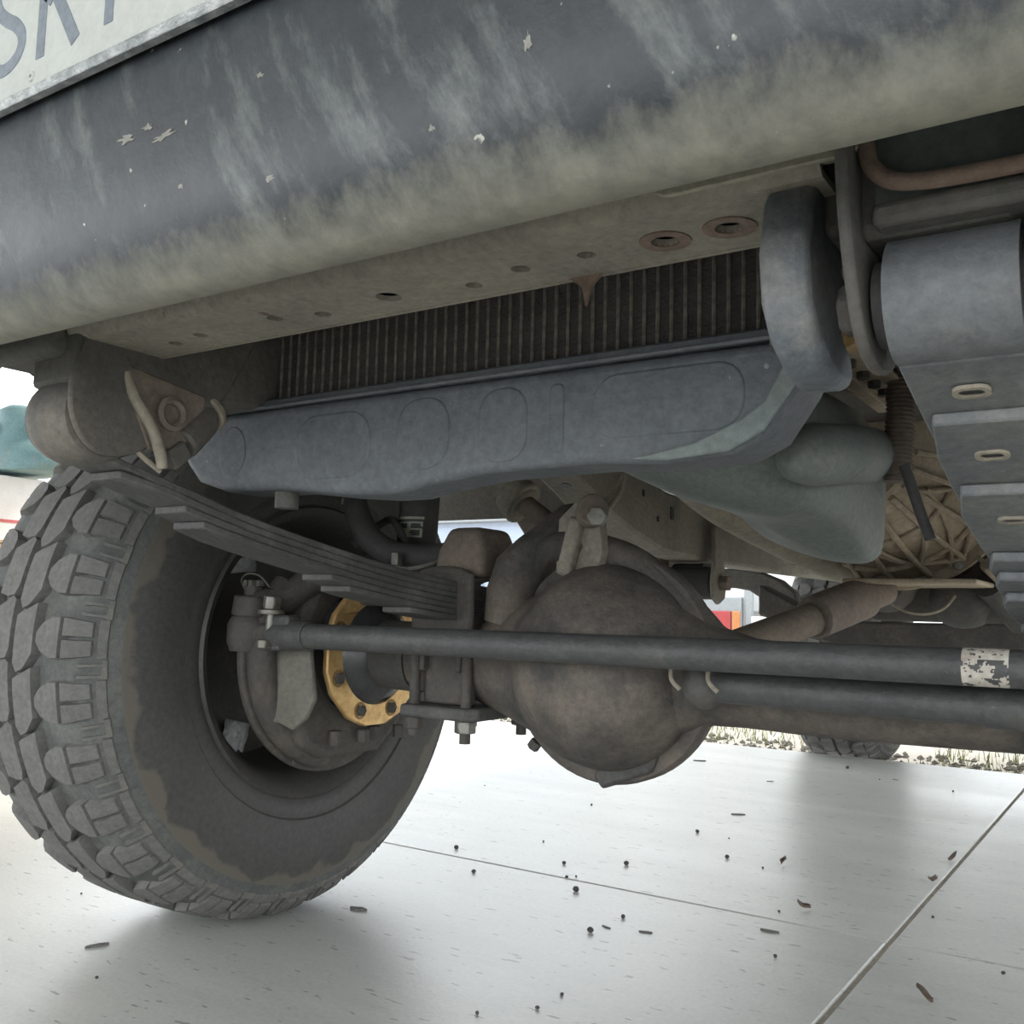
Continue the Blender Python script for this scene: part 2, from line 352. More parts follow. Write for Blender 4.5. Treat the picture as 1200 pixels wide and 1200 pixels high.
# ---- licence plate
lp = P(MB().prism(rrect(-.26, .791, .26, .905, .008), (0, -.768, 0), X, Z, .002), 'licence_plate', 'plate_white', label='white worn licence plate with grey embossed characters')
MB().prism(rrect(-.262, .789, .262, .907, .010), (0, -.7655, 0), X, Z, .0062, [rrect(-.2555, .7965, .2555, .8995, .007)]).build('plate_border', 'plate_edge', lp, .0008, 1)
P(MB().box((0, -.762, .846), (.50, .006, .10)), 'plate_backing', 'rim_black')
def ribbon(pts, wd, y=-.7705, t=.0028):
    pts = [Vector(p) for p in pts]; L_, R_ = [], []
    for i, p in enumerate(pts):
        d = (pts[min(i+1, len(pts)-1)]-pts[max(i-1, 0)]).normalized(); nn = Vector((-d.y, d.x)); L_.append(p+nn*wd/2); R_.append(p-nn*wd/2)
    return MB().prism([tuple(q) for q in L_+R_[::-1]], (0, y+t, 0), X, Z, t)
s_path = [(-.185, .872), (-.188, .882), (-.197, .889), (-.207, .889), (-.216, .882), (-.218, .872), (-.213, .862), (-.203, .854), (-.193, .848), (-.185, .84), (-.183, .832), (-.187, .824), (-.197, .819), (-.208, .819), (-.216, .825), (-.219, .834)]
s_path = [(p.x, p.y) for p in spline([(x, z, 0) for x, z in s_path], 4)]
def char(mb): return mb.build('plate_character', 'plate_ink', lp, .0006, 1)
char(ribbon(s_path, .010))
kk = ribbon([(-.160, .814), (-.160, .894)], .010)
for q in (ribbon([(-.1205, .814), (-.1505, .861)], .0105), ribbon([(-.156, .850), (-.1225, .894)], .0105)): kk.add(q.v, q.f)
char(kk)
one = ribbon([(-.087, .814), (-.087, .894)], .0095); q = ribbon([(-.087, .890), (-.104, .873)], .0095); one.add(q.v, q.f); char(one)
MB().lathe((-.168, -.7665, .804), (0, -1, 0), [(.0045, 0), (.0045, .003), (.003, .0045), (.0013, .0045), (.0013, .002), (0, .002)], 16).build('plate_screw', 'plate_white', lp)
MB().lathe((.168, -.7665, .804), (0, -1, 0), [(.0045, 0), (.0045, .003), (.003, .0045), (.0013, .0045), (.0013, .002), (0, .002)], 16).build('plate_screw', 'plate_white', lp)

# ---- front crossmember: bottom flange with holes, upright web
holes = [(-.017, -.585, .0095), (-.129, -.588, .0065), (-.088, -.578, .0065), (.096, -.587, .0065), (.051, -.576, .006), (.145, -.588, .006), (.197, -.586, .0085), (.237, -.587, .0085), (-.22, -.585, .006), (-.26, -.578, .006)]
cm = P(MB().prism([(-.37, -.625), (.30, -.625), (.30, -.55), (-.37, -.55)], (0, 0, .6855), X, Y, .004, [circ(a, b, r, 14) for a, b, r in holes]), 'front_crossmember', 'crossmember_dust', label='dusty beige steel crossmember with bolt holes')
wb = MB()
pr = [(-.625, .6855), (-.630, .690), (-.634, .700), (-.635, .72), (-.635, .83), (-.630, .83), (-.630, .70), (-.625, .6925)]
wb.loft([[(x, y, z) for y, z in pr] for x in (-.37, .30)]).build('upright_web', 'crossmember_dust', cm)
MB().box((-.035, -.552, .70), (.67, .004, .03)).build('rear_lip', 'crossmember_dust', cm)
for a, b, r in (holes[6], holes[7]):
    MB().prism(circ(a, b, r+.007, 16), (0, 0, .6845), X, Y, .002, [circ(a, b, r, 16)]).build('rust_ring', 'rust', cm, label='rusty ring around bolt hole')
MB().box((-.035, -.588, .694), (.66, .068, .004)).build('hole_shade_sheet', 'seal_black', cm)  # dark sheet painting the shade inside the channel, seen through the holes
MB().prism([(.113, .686), (.139, .686), (.130, .678), (.1265, .665), (.124, .678)], (0, -.553, 0), X, Z, .003).build('hanging_tab', 'rust', cm)
# beige recessed panel at the right end of the crossmember
bp = P(MB().prism(rrect(.212, .6865, .327, .76, .012), (0, -.637, 0), X, Z, .004, [rrect(.220, .6925, .319, .752, .009)]), 'radiator_support_panel', 'beige_panel', bevel=.0015, label='beige pressed panel with rounded opening')
MB().prism(rrect(.22, .6925, .319, .752, .009), (0, -.622, 0), X, Z, .004).build('recessed_back', 'beige_panel', bp)
MB().box((.264, -.632, .722), (.010, .016, .06)).build('panel_rib', 'beige_panel', bp, .003)
# frame end box, dark green with rusty lip
fb = P(MB().prism([(.327, .662), (.43, .662), (.43, .82), (.327, .82)], (0, -.633, 0), X, Z, -.006), 'frame_end_plate', 'frame_green', label='dark green frame end plate with rusty lower lip')
MB().tube(spline([(.324, -.636, .72), (.324, -.638, .69), (.330, -.640, .674), (.345, -.642, .666), (.38, -.642, .664), (.43, -.642, .665)], 6), .0042, 10).build('rusty_lip', 'rust', fb)
MB().box((.378, -.615, .655), (.104, .05, .012)).build('lip_underside', 'frame_dark', fb, .004)

# ---- tow hook (thick plate in the YZ plane)
hk = [(-.565, .735), (-.60, .715), (-.632, .690), (-.655, .660), (-.664, .630), (-.660, .604), (-.645, .586), (-.622, .575), (-.598, .571), (-.580, .573), (-.573, .583), (-.580, .594), (-.594, .600), (-.600, .612), (-.596, .634), (-.580, .655), (-.560, .672), (-.53, .69), (-.515, .735)]
hk = [(y+.032, z+.020) for y, z in hk]
P(MB().prism(hk, (.268, 0, 0), Y, Z, .026), 'tow_hook', 'hook_grey', bevel=.008, seg=3, label='thick dark forged tow hook with worn front edge')
P(MB().prism([(-.60, .665), (-.49, .665), (-.47, .76), (-.60, .76)], (.292, 0, 0), Y, Z, .012), 'tow_hook_bracket', 'frame_dark', bevel=.004)

# ---- spring hangers, rails (mirrored left/right)
def rail_path(): return [(-.63, .700), (-.50, .705), (-.25, .735), (.02, .755), (.18, .735), (.34, .680), (.50, .641), (.62, .632), (1.0, .628), (3.2, .64)]
for sx in (-1, 1):
    xc = .352*sx
    rp = [(p.x, p.y) for p in spline([(y, z, 0) for y, z in rail_path()], 4)]
    rings = []
    for i, (y, z) in enumerate(rp):
        h = .052 if y < .3 else .055
        rings.append([(xc-.036, y, z-h), (xc+.036, y, z-h), (xc+.036, y, z+h), (xc-.036, y, z+h)])
    nf = sum(1 for y, z in rp if y < .05)
    ra = P(MB().loft(rings[nf:]), 'chassis_rail', 'rail_dust' if sx < 0 else 'frame_dark', bevel=.006, label='dusty pressed steel chassis rail')
    MB().loft(rings[:nf+1]).build('rail_front_section', 'frame_dark', ra, .006)
    if sx < 0:
        for (y, z, w_, h_) in [(.56, .652, .014, .024), (.44, .676, .008, .012), (.50, .636, .008, .010)]:
            MB().prism(rrect(y-w_/2, z-h_/2, y+w_/2, z+h_/2, min(w_, h_)*.35), (xc+.0355, 0, 0), Y, Z, .002).build('rail_slot', 'seal_black', ra, label='dark slot hole')
        for (y, x) in [(.235, -.350), (.305, -.342)]:
            zb = None
            for (a, b) in zip(rp, rp[1:]):
                if a[0] <= y <= b[0]: zb = a[1]+(b[1]-a[1])*(y-a[0])/(b[0]-a[0])-(.052 if y < .3 else .055); sl = (b[1]-a[1])/(b[0]-a[0])
            d = Vector((0, 1, sl)).normalized()
            MB().prism(circ(0, 0, .009, 14), (x, y, zb-.0008), X, d, .002).build('rail_slot', 'seal_black', ra, label='dark round hole')
    # hanger side plates around the front eye
    for side in ((1,) if sx < 0 else (-1, 1)):
        x0 = .358*sx+side*.041-.003
        out = [(-.658, .70), (-.654, .66), (-.644, .630), (-.630, .606), (-.612, .594), (-.590, .591), (-.568, .596), (-.552, .610), (-.535, .635), (-.50, .66), (-.47, .72), (-.60, .72)]
        if sx < 0: out = [(-.62, .73), (-.628, .68), (-.636, .655), (-.636, .625), (-.625, .602), (-.605, .590), (-.575, .594), (-.545, .612), (-.51, .64), (-.48, .66), (-.44, .73)]
        out = [(p.x, p.y) for p in spline([(a, b, 0) for a, b in out], 3)]
        h_ = P(MB().prism(out, (x0, 0, 0), Y, Z, .006), 'spring_hanger', 'frame_dark', bevel=.002, label='dark dusty spring hanger plate')
        if sx < 0: MB().lathe((-.390, -.598, .624), X, [(.0, 0), (.024, .0), (.036, .005), (.040, .018), (.040, .05), (.037, .066), (.031, .068)], 36).build('hanger_shroud', 'frame_dark', h_, smooth=60)
        if sx > 0: MB().nut((x0+.003+side*.003, -.602, .622), (x0+.003+side*.014, -.602, .622), .014).build('hanger_bolt', 'dark_hub', h_, .002, 1)

# ---- leaf springs
main = [(-.602, .5945), (-.57, .5850), (-.52, .5745), (-.417, .5485), (-.219, .515), (-.05, .497), (.10, .490), (.30, .488), (.50, .494), (.66, .508), (.735, .520)]
mainS = spline([(0, y, z) for y, z in main], 10)
def z_main(y):
    for a, b in zip(mainS, mainS[1:]):
        if a.y <= y <= b.y: return a.z+(b.z-a.z)*(y-a.y)/(b.y-a.y)
    return mainS[-1].z
tips = [(-.60, .735), (-.572, .70), (-.500, .56), (-.478, .45), (-.30, .34), (-.27, .24), (-.16, .18)]
TH = .0072
for sx in (-1, 1):
    xc = .358*sx; mt = 'spring_dark' if sx < 0 else 'spring_blue'
    ls = P(MB().lathe((xc-.029, -.602, .622), X, [(.022, 0), (.031, 0), (.031, .058), (.022, .058), (.022, 0)], 36), 'leaf_spring', mt, label='dark dusty stacked leaf spring' if sx < 0 else 'grey dusty leaf spring beside the tow hook')
    MB().lathe((xc-.036, -.602, .622), X, [(.008, 0), (.0215, 0), (.0215, .072), (.008, .072), (.008, 0)], 24).build('eye_bushing', 'black_rubber', ls)
    tt = tips if sx < 0 else [(-.60, .735), (-.548, .70), (-.465, .56), (-.34, .45), (-.31, .34), (-.27, .24), (-.16, .18)]
    for k, (ya, yb) in enumerate(tt):
        n = 26; rings = []
        for i in range(n+1):
            y = ya+(yb-ya)*i/n; z = z_main(y)-k*TH; wd = .029
            e = min(i, n-i)/n*abs(yb-ya)
            wd *= 1 if e > .03 else (.80+.20*(e/.03)**.5 if k else 1)
            t = TH*.97/2
            # tips of the lower leaves bend down a little and thin out
            dz = 0
            rings.append([(xc-wd, y, z-t+dz), (xc+wd, y, z-t+dz), (xc+wd, y, z+t+dz), (xc-wd, y, z+t+dz)])
        MB().loft(rings).build('spring_leaf', mt, ls, .0012, 1)
    MB().lathe((xc-.032, .745, .543), X, [(.018, 0), (.027, 0), (.027, .064), (.018, .064), (.018, 0)], 24).build('rear_eye', mt, ls)
    for (y, k) in ([(-.572, 0), (-.505, 1), (-.42, 2)] if sx > 0 else []):
        z = z_main(y)-k*TH-TH*.5
        sl = (z_main(y+.01)-z_main(y-.01))/.02; d = Vector((0, 1, sl)).normalized()
        pad = MB().prism(rrect(-.009, -.006, .009, .006, .0055), (xc, y, z-.0018), X, d, .0022, [rrect(-.0062, -.0036, .0062, .0036, .0034)])
        pad.build('pad_rim', 'clip_tan' if sx > 0 else mt, ls)
        MB().prism(rrect(-.0062, -.0036, .0062, .0036, .0034), (xc, y, z-.0006), X, d, .001).build('pad_hole', 'seal_black', ls)

# ---- radiator
CY = -.425
core = P(MB().box((-.118, CY+.028, .775), (.66, .03, .215)), 'radiator', 'core_fin', label='black radiator core with thin vertical tubes')
nt_ = 56; tm = MB().tube([(0, 0, .672), (0, 0, .88)], .0018, 6).mesh('cooling_tube', 'core_tube')
for i in range(nt_):
    x = -.436+i*(.64/(nt_-1)); link('cooling_tube', tm, core, Matrix.Translation((x, CY+.0125, 0)))
fm = MB()
pitch_x = .64/(nt_-1)
for i in range(nt_-1):      # folded fins between the tubes
    x0 = -.436+i*pitch_x+.0016; x1 = x0+pitch_x-.0032
    nz = 44
    for j in range(nz):
        z = .674+j*.0046; jz = random.uniform(-.0008, .0008)
        fm.add([(x0, CY+.0125, z+jz), (x1, CY+.0125, z+.0020+jz), (x1, CY+.015, z+.0026+jz), (x0, CY+.015, z+.0006+jz)], [(0, 1, 2, 3)])
fm.build('cooling_fins', 'core_tube', core, smooth=0, kind='stuff')
# lower tank and seam lip
tank_pts = [(-.446, .660), (-.446, .650), (-.440, .640), (-.424, .611), (-.405, .592), (-.363, .580), (-.28, .579), (-.22, .572), (-.17, .568), (-.135, .568), (-.10, .574), (-.04, .581), (.06, .583), (.13, .579), (.18, .583), (.205, .595), (.232, .634), (.226, .652), (.208, .662)]
sec = []
tk = P(MB().prism(tank_pts, (0, CY+.052, 0), X, Z, .060), 'radiator_lower_tank', 'tank_grey', bevel=.010, seg=4, label='dark grey radiator lower tank with pressed ribs')
MB().prism([(-.446, .660), (.208, .663), (.208, .674), (-.444, .671)], (0, CY+.052, 0), X, Z, .054).build('seam_lip', 'tank_grey', tk, .002, 1)
MB().tube([(-.446, CY-.008, .6615), (.208, CY-.008, .6645)], .0022, 8).build('seam_bead', 'tank_grey', tk)
rib_spec = [(-.375, -.330, .594, .650), (-.262, -.165, .585, .648), (-.135, -.075, .587, .652), (-.045, .005, .588, .652), (.025, .040, .592, .650), (.065, .19, .600, .652)]
for i, (a, b, c, d) in enumerate(rib_spec):
    if i == 0: pl = circ((a+b)/2, (c+d)/2-.002, .021, 20, .027)
    else: pl = rrect(a, c, b, d, min((b-a), (d-c))*.42)
    MB().prism(pl, (0, CY-.004, 0), X, Z, .0052 if i else .0046).build('pressed_rib', 'tank_grey', tk, .0035, 4)
# dusty right end cap of the tank
MB().prism([(.10, .5835), (.13, .5805), (.178, .584), (.204, .597), (.231, .634), (.225, .655), (.216, .640), (.204, .618), (.185, .606), (.15, .592)], (0, CY-.0075, 0), X, Z, .004).build('end_flange', 'pan_grey', tk, .003, 2)
for x in (-.452, .215):
    P(MB().box((x, CY+.02, .76), (.018, .055, .22)), 'radiator_side_frame', 'frame_dark', bevel=.003)
P(MB().lathe((-.30, CY+.02, .563), Z, [(.0, 0), (.012, 0), (.012, .02), (0, .02)], 14), 'drain_tap', 'frame_dark')

# ---- oil pan: lofted cross-sections along Y, deep well at the back right
def pan_sec(y, xl, xr, zl, zr, zt, bl, br):
    # bottom runs from (xl,zl) to (xr,zr), rounded; top at zt
    pts = [(xl-.02, zt), (xl, zl+bl), (xl+bl*.35, zl+bl*.3), (xl+bl, zl)]
    for t in (.25, .5, .75): pts.append((xl+bl+(xr-br-xl-bl)*t, zl+(zr-zl)*(1-(1-t)**1.9)))
    pts += [(xr-br, zr), (xr-br*.3, zr+br*.3), (xr, zr+br), (xr+.004, zt)]
    return [(x, y, z) for x, z in pts]
secs = [pan_sec(-.17, -.15, .105, .668, .640, .76, .03, .04), pan_sec(-.155, -.155, .125, .655, .612, .76, .03, .05), pan_sec(-.11, -.155, .138, .655, .572, .76, .03, .035), pan_sec(-.03, -.15, .146, .650, .570, .76, .03, .03),
        pan_sec(.01, -.12, .149, .64, .568, .76, .03, .03), pan_sec(.06, -.05, .151, .612, .541, .76, .04, .025), pan_sec(.10, -.03, .152, .578, .533, .76, .04, .022), pan_sec(.15, -.02, .152, .558, .533, .76, .04, .022), pan_sec(.185, -.02, .148, .560, .537, .76, .04, .03), pan_sec(.20, -.01, .135, .58, .56, .76, .04, .03)]
pan = P(MB().loft(secs), 'engine_oil_pan', 'pan_grey', sub=2, smooth=80, label='smooth grey pressed steel engine oil pan')
cap_ = [(-.19, .612), (-.17, .618), (-.12, .630), (0, .648), (.09, .660), (.115, .664), (.132, .666), (.142, .667), (.146, .668)]
MB().tube([(.145, y, z) for y, z in cap_], [.004, .022, .032, .034, .034, .032, .025, .014, .003], 24).build('side_bulge', 'pan_grey', pan, smooth=80)
MB().prism([(-.19, -.02), (.24, -.02), (.24, .0), (-.19, .0)], (.145, 0, .748), Y, X, .008).build('pan_flange', 'cast_alloy', pan, .002)
for y in (-.03, .03, .08, .13, .17):
    MB().nut((.158, y, .748-.001), (.158, y, .738), .008).build('flange_bolt', 'dark_hub', pan, .001, 1)
MB().prism([(-.19, .128), (.24, .128), (.24, .185), (-.19, .185)], (0, 0, .752), Y, X, .006).build('block_flange', 'cast_alloy', pan, .002)
MB().nut((.045, .12, .533), (.045, .12, .520), .012).build('drain_plug', 'clip_tan', pan, .0015, 1)
P(MB().box((0, .12, .87), (.34, .62, .22)), 'engine_block', 'frame_dark', bevel=.01, label='dark engine block above the pan')
# brass fitting and bolts seen above the tow hook
P(MB().nut((.248, -.44, .675), (.272, -.44, .675), .011), 'fastening_bolt', 'dark_hub', bevel=.001)
ft = P(MB().tube([(.262, -.40, .700), (.262, -.40, .672)], [.011, .011], 16), 'pipe_fitting', 'brass', bevel=.0015, label='brass pipe fitting')
MB().nut((.262, -.40, .672), (.262, -.40, .656), .0125).build('fitting_nut', 'brass', ft, .0015, 1)
P(MB().ell((.262, -.40, .715), (.013, .013, .014)), 'fitting_cap', 'rust')
# corrugated hose and thin drain hose
pts = []; rs = []
for i in range(105):
    t = i/104; pts.append((.186-.008*t, .10, .760-.132*t)); rs.append(.0150+(.0020 if i % 4 < 2 else -.0006))
P(MB().tube(pts, rs, 18), 'corrugated_hose', 'brown_dust', smooth=60, label='brown corrugated flexible hose')
P(MB().tube(spline([(.206, 0, .632), (.210, 0, .622), (.221, 0, .585), (.232, 0, .552)], 6), .0058, 10), 'drain_hose', 'black_rubber', label='thin black drain hose hanging down')

# ---- gearbox bell housing: ribbed casting
gc = Vector((.045, .40, .72))
gprof = [(.0, 0), (.07, 0), (.085, .0), (.09, .01), (.125, .08), (.160, .16), (.182, .24), (.186, .262), (.203, .264), (.203, .284), (.15, .29), (.15, .40), (.12, .42), (.12, .50), (0, .50)]
gb = P(MB().lathe(gc, Y, gprof, 48), 'gearbox_housing', 'cast_alloy', label='pale ribbed aluminium gearbox housing')
def gpt(y, a, r): return gc+Vector((r*math.cos(a), y, r*math.sin(a)))
def grad(y):
    for (r0, h0), (r1, h1) in zip(gprof[3:7], gprof[4:8]):
        if h0 <= y <= h1 and h1 > h0: return r0+(r1-r0)*(y-h0)/(h1-h0)
    return .15
for d in (-105, -88, -70, -52, -36, -20, -4):
    a = math.radians(d); rr = [(.012, .002), (.08, .006), (.16, .006), (.255, .004)]
    MB().tube([gpt(y, a, grad(y)+e) for y, e in rr], .0052, 8).build('casting_rib', 'cast_alloy', gb)
for y in (.10, .19):
    MB().tube([gpt(y, math.radians(-125+i*6), grad(y)+.003) for i in range(24)], .005, 8).build('casting_rib', 'cast_alloy', gb)
for (a0, a1, y0, y1) in [(-105, -70, .02, .19), (-70, -36, .19, .03), (-36, -4, .03, .19), (-88, -52, .12, .25), (-52, -20, .25, .12), (-30, -60, .05, .25)]:
    MB().tube([gpt(y0+(y1-y0)*t, math.radians(a0+(a1-a0)*t), grad(y0+(y1-y0)*t)+.004) for t in (i/8 for i in range(9))], .0045, 8).build('casting_rib', 'cast_alloy', gb)
for d in range(-110, 20, 18):
    p = gpt(.264, math.radians(d), .194); MB().nut(p, p+Vector((0, -.010, 0)), .0085).build('flange_bolt', 'zinc', gb, .001, 1)
MB().prism([(-.10, .02), (.10, .02), (.10, .20), (.06, .25), (-.06, .25), (-.10, .20)], (.10, .50, .524), X, Y, .008).build('bottom_cover', 'cast_alloy', gb, .003)
tcs = P(MB().box((.10, .86, .545), (.26, .22, .16)), 'transfer_case', 'dark_hub', bevel=.025, seg=3, label='dark transfer case behind the gearbox')
MB().lathe((.02, .70, .535), Y, [(0, -.03), (.045, -.03), (.055, 0), (.055, .08), (0, .08)], 24).build('output_flange', 'dark_hub', tcs)
MB().ell((.14, .78, .505), (.06, .06, .05)).build('case_lobe', 'axle_dark', tcs)
MB().cyl((.19, .72, .53), (.23, .80, .47), .025).build('case_spigot', 'axle_dark', tcs)
P(MB().tube(spline([(.04, .66, .50), (.07, .65, .482), (.10, .66, .478), (.125, .68, .488), (.14, .70, .51)], 6), .0022, 6), 'clutch_cable', 'clip_tan')
P(MB().tube(spline([(.19, .60, .57), (.215, .58, .548), (.235, .58, .545), (.245, .60, .555), (.235, .62, .57)], 6), .004, 8), 'breather_hose', 'clip_tan')
for (a, b, r) in [((.20, .62, .56), (.25, .70, .50), .012), ((.22, .60, .58), (.24, .72, .55), .006)]:
    P(MB().cyl(a, b, r, n=12), 'shift_linkage', 'cast_alloy', bevel=.001)
# propeller shaft
ps = P(MB().tube([(-.105, .24, .410), (-.052, .36, .445), (-.013, .45, .471)], .025, 20), 'propeller_shaft', 'brown_dust', label='brown front propeller shaft with sliding sleeve')
d = Vector((.16, .41, .12)).normalized(); a = Vector((-.020, .43, .467))
MB().tube([a, a+d*.004, a+d*.13, a+d*.135, a+d*.19], [.030, .034, .034, .026, .026], 24).build('sliding_sleeve', 'brown_dust', ps)
MB().lathe((-.125, .20, .395), Y, [(0, 0), (.04, 0), (.045, .01), (.045, .03), (.03, .04), (0, .04)], 24).build('pinion_flange', 'dark_hub', ps)
for s_ in (-1, 1): MB().box((-.13+s_*.028, .255, .405), (.014, .05, .03)).build('universal_joint_yoke', 'brown_dust', ps, .004)
# transmission crossmember and arched frame bridge
pts = [(-.33, .47), (-.27, .455), (-.22, .425), (-.16, .410), (0, .410), (.33, .416), (.33, .468), (0, .463), (-.13, .463), (-.18, .468), (-.24, .495), (-.33, .54)]
P(MB().prism(pts, (0, 1.06, 0), X, Z, -.06), 'gearbox_crossmember', 'dark_hub', bevel=.006, label='dark brown gearbox crossmember')
arch = [(-.53, .585), (-.44, .583), (-.38, .575), (-.33, .555), (-.295, .525), (-.28, .47), (-.33, .45), (-.345, .475), (-.37, .505), (-.41, .53), (-.45, .536), (-.50, .536)]
P(MB().prism(arch, (0, 1.22, 0), X, Z, -.035), 'arched_frame_bracket', 'frame_dark', bevel=.006, label='grey arched frame bracket')
P(MB().tube(spline([(-.20, .50, .66), (-.18, .70, .625), (-.14, .95, .60), (-.10, 1.3, .58)], 6), .035, 16), 'exhaust_pipe', 'brown_dust', label='dusty pink brown exhaust pipe beside the pan')
P(MB().tube(spline([(-.17, .26, .68), (-.15, .38, .64), (-.10, .50, .60), (-.05, .58, .57), (-.02, .66, .555)], 6), [.03]*25, 16), 'exhaust_downpipe', 'clip_tan', label='pale dusty exhaust downpipe')

# ---- rear spring hanger with black bushing
hb = P(MB().cyl((-.405, .73, .530), (-.300, .73, .530), .032, n=24), 'rear_shackle_bushing', 'black_rubber', bevel=.003, label='black rubber bushing in spring shackle')
for x in (-.416, -.298):
    MB().prism([(.70, .50), (.725, .488), (.755, .50), (.765, .53), (.75, .57), (.77, .64), (.70, .64), (.705, .57), (.695, .53)], (x, 0, 0), Y, Z, .010).build('shackle_plate', 'rail_dust', hb, .003)
MB().nut((-.288, .73, .53), (-.270, .73, .53), .016).build('shackle_nut', 'brown_dust', hb, .002)
MB().nut((-.42, .73, .53), (-.434, .73, .53), .014).build('shackle_nut', 'brown_dust', hb, .002)

# ---- brown body brackets beyond the axle on the near side
bb = P(MB().prism([(-.86, .735), (-.60, .700), (-.40, .690), (-.40, .600), (-.60, .585), (-.66, .60), (-.70, .655), (-.76, .69), (-.86, .70)], (0, .62, 0), X, Z, -.02), 'body_outrigger', 'brown_dust', bevel=.004, label='rusty brown body outrigger bracket')
MB().tube(spline([(-.86, .595, .715), (-.72, .595, .69), (-.60, .595, .672), (-.50, .595, .664)], 5), .006, 8).build('outrigger_lip', 'brown_dust', bb)
P(MB().prism([(-.58, .56), (-.35, .545), (-.32, .548), (-.32, .60), (-.58, .615)], (0, .80, 0), X, Z, -.03), 'body_outrigger', 'brown_dust', bevel=.004)
P(MB().box((-.36, .42, .73), (.36, .30, .012)), 'splash_shield', 'frame_dark', bevel=.003)
# steering tube with brackets between spring and engine
st = P(MB().tube([(-.425, .12, .695), (-.375, .12, .640), (-.352, .12, .622)], [.033, .031, .026], 20), 'steering_damper', 'rail_dust', bevel=.003, label='dusty steering damper tube')
MB().tube([(-.36, .12, .628), (-.30, .115, .590), (-.25, .11, .562)], [.016, .014, .014], 14).build('damper_rod', 'brown_dust', st)
MB().tube([(-.378, .12, .641), (-.355, .12, .624)], .034, 20).build('damper_collar', 'rail_dust', st, .002)
for k in range(3):
    P(MB().tube(spline([(-.33+.012*k, .19, .612-.006*k), (-.29+.01*k, .20, .622-.006*k), (-.255+.006*k, .21, .645), (-.24, .22, .68)], 6), .0035, 8), 'brake_pipe', 'clip_tan')
# axle bracket plate above differential
eb = P(MB().prism([(-.05, -.075), (-.02, -.08), (.02, -.07), (.035, -.035), (.03, 0), (.02, .025), (-.015, .03), (-.045, .01)], (-.165, -.02, .575), Vector((.80, -.25, 0)).normalized(), Z, .012, [rrect(-.022, -.035, -.008, -.008, .006)]), 'link_bracket', 'rail_dust', bevel=.003, label='dusty link bracket plate with slot')
MB().cyl((-.150, -.045, .588), (-.125, -.085, .588), .019, n=20).build('bracket_bush', 'brown_dust', eb, .002)
MB().nut((-.118, -.085, .578), (-.112, -.10, .578), .012).build('bracket_nut', 'zinc', eb, .001)
MB().tube([(-.19, .02, .60), (-.155, -.03, .598)], .016, 14).build('bracket_pin', 'brown_dust', eb)

# ---- front axle
AZ = .388
ax = P(MB().tube([(-.44, 0, .398), (-.34, 0, .395), (-.28, 0, .40), (-.20, 0, .40), (-.10, 0, .40), (-.06, 0, .40), (-.03, 0, .399), (0, 0, .396), (.04, 0, .391), (.10, 0, .387), (.16, 0, .386), (.60, 0, .392)], [.046, .050, .075, .105, .108, .090, .073, .057, .051, .049, .049, .049], 36), 'front_axle_housing', 'diff_brown', smooth=60, label='dark oily front axle housing tube')
dc = Vector((-.137, 0, .402))
dprof = [(0, -.128), (.03, -.127), (.06, -.120), (.085, -.104), (.104, -.082), (.117, -.056), (.124, -.032), (.124, -.022), (.139, -.022), (.142, -.018), (.142, .002), (.139, .006), (.128, .008), (.122, .06), (.100, .11), (.06, .15), (.055, .19), (0, .19)]
df = P(MB().lathe(dc, Y, dprof, 64), 'differential_housing', 'diff_brown', smooth=45, label='rounded brown oily differential housing')
MB().lathe(dc+Vector((0, -.122, .01)), (0, -1, 0), [(.022, 0), (.02, .006), (0, .008)], 20).build('filler_plug', 'diff_brown', df)
MB().prism([(-.025, -.10), (-.03, -.134), (-.018, -.147), (-.008, -.141), (.046, -.120), (.052, -.105), (.05, -.08)], dc+Vector((.018, -.03, 0)), X, Z, -.045).build('drain_boss', 'axle_dark', df, .004)
MB().nut(dc+Vector((-.10, -.018, -.10)), dc+Vector((-.107, -.018, -.109)), .008).build('drain_plug', 'axle_dark', df)
# cast shoulder ear rising left of the differential
rings = []
for (p, ry, rx) in [((-.272, -.01, .44), .055, .045), ((-.278, -.012, .485), .05, .034), ((-.268, -.008, .525), .045, .034), ((-.246, .0, .553), .036, .030), ((-.225, .008, .578), .026, .022), ((-.210, .015, .600), .020, .016), ((-.205, .018, .606), .010, .008)]:
    rings.append([(p[0]+rx*math.cos(t), p[1]+ry*math.sin(t), p[2]+rx*.3*math.cos(t+2.4)) for t in (2*PI*j/20 for j in range(20))])
MB().loft(rings).build('cast_ear', 'diff_brown', df, smooth=70)
MB().tube(spline([(-.268, -.015, .50), (-.23, -.014, .545), (-.17, -.012, .548), (-.10, -.010, .525), (-.035, -.006, .47), (.0, 0, .43)], 6), [.020]*31, 12).build('housing_rim', 'diff_brown', df)
MB().box((-.183, -.035, .548), (.020, .016, .075), Matrix.Rotation(.25, 3, 'Y')).build('ear_web', 'rail_dust', df, .004)
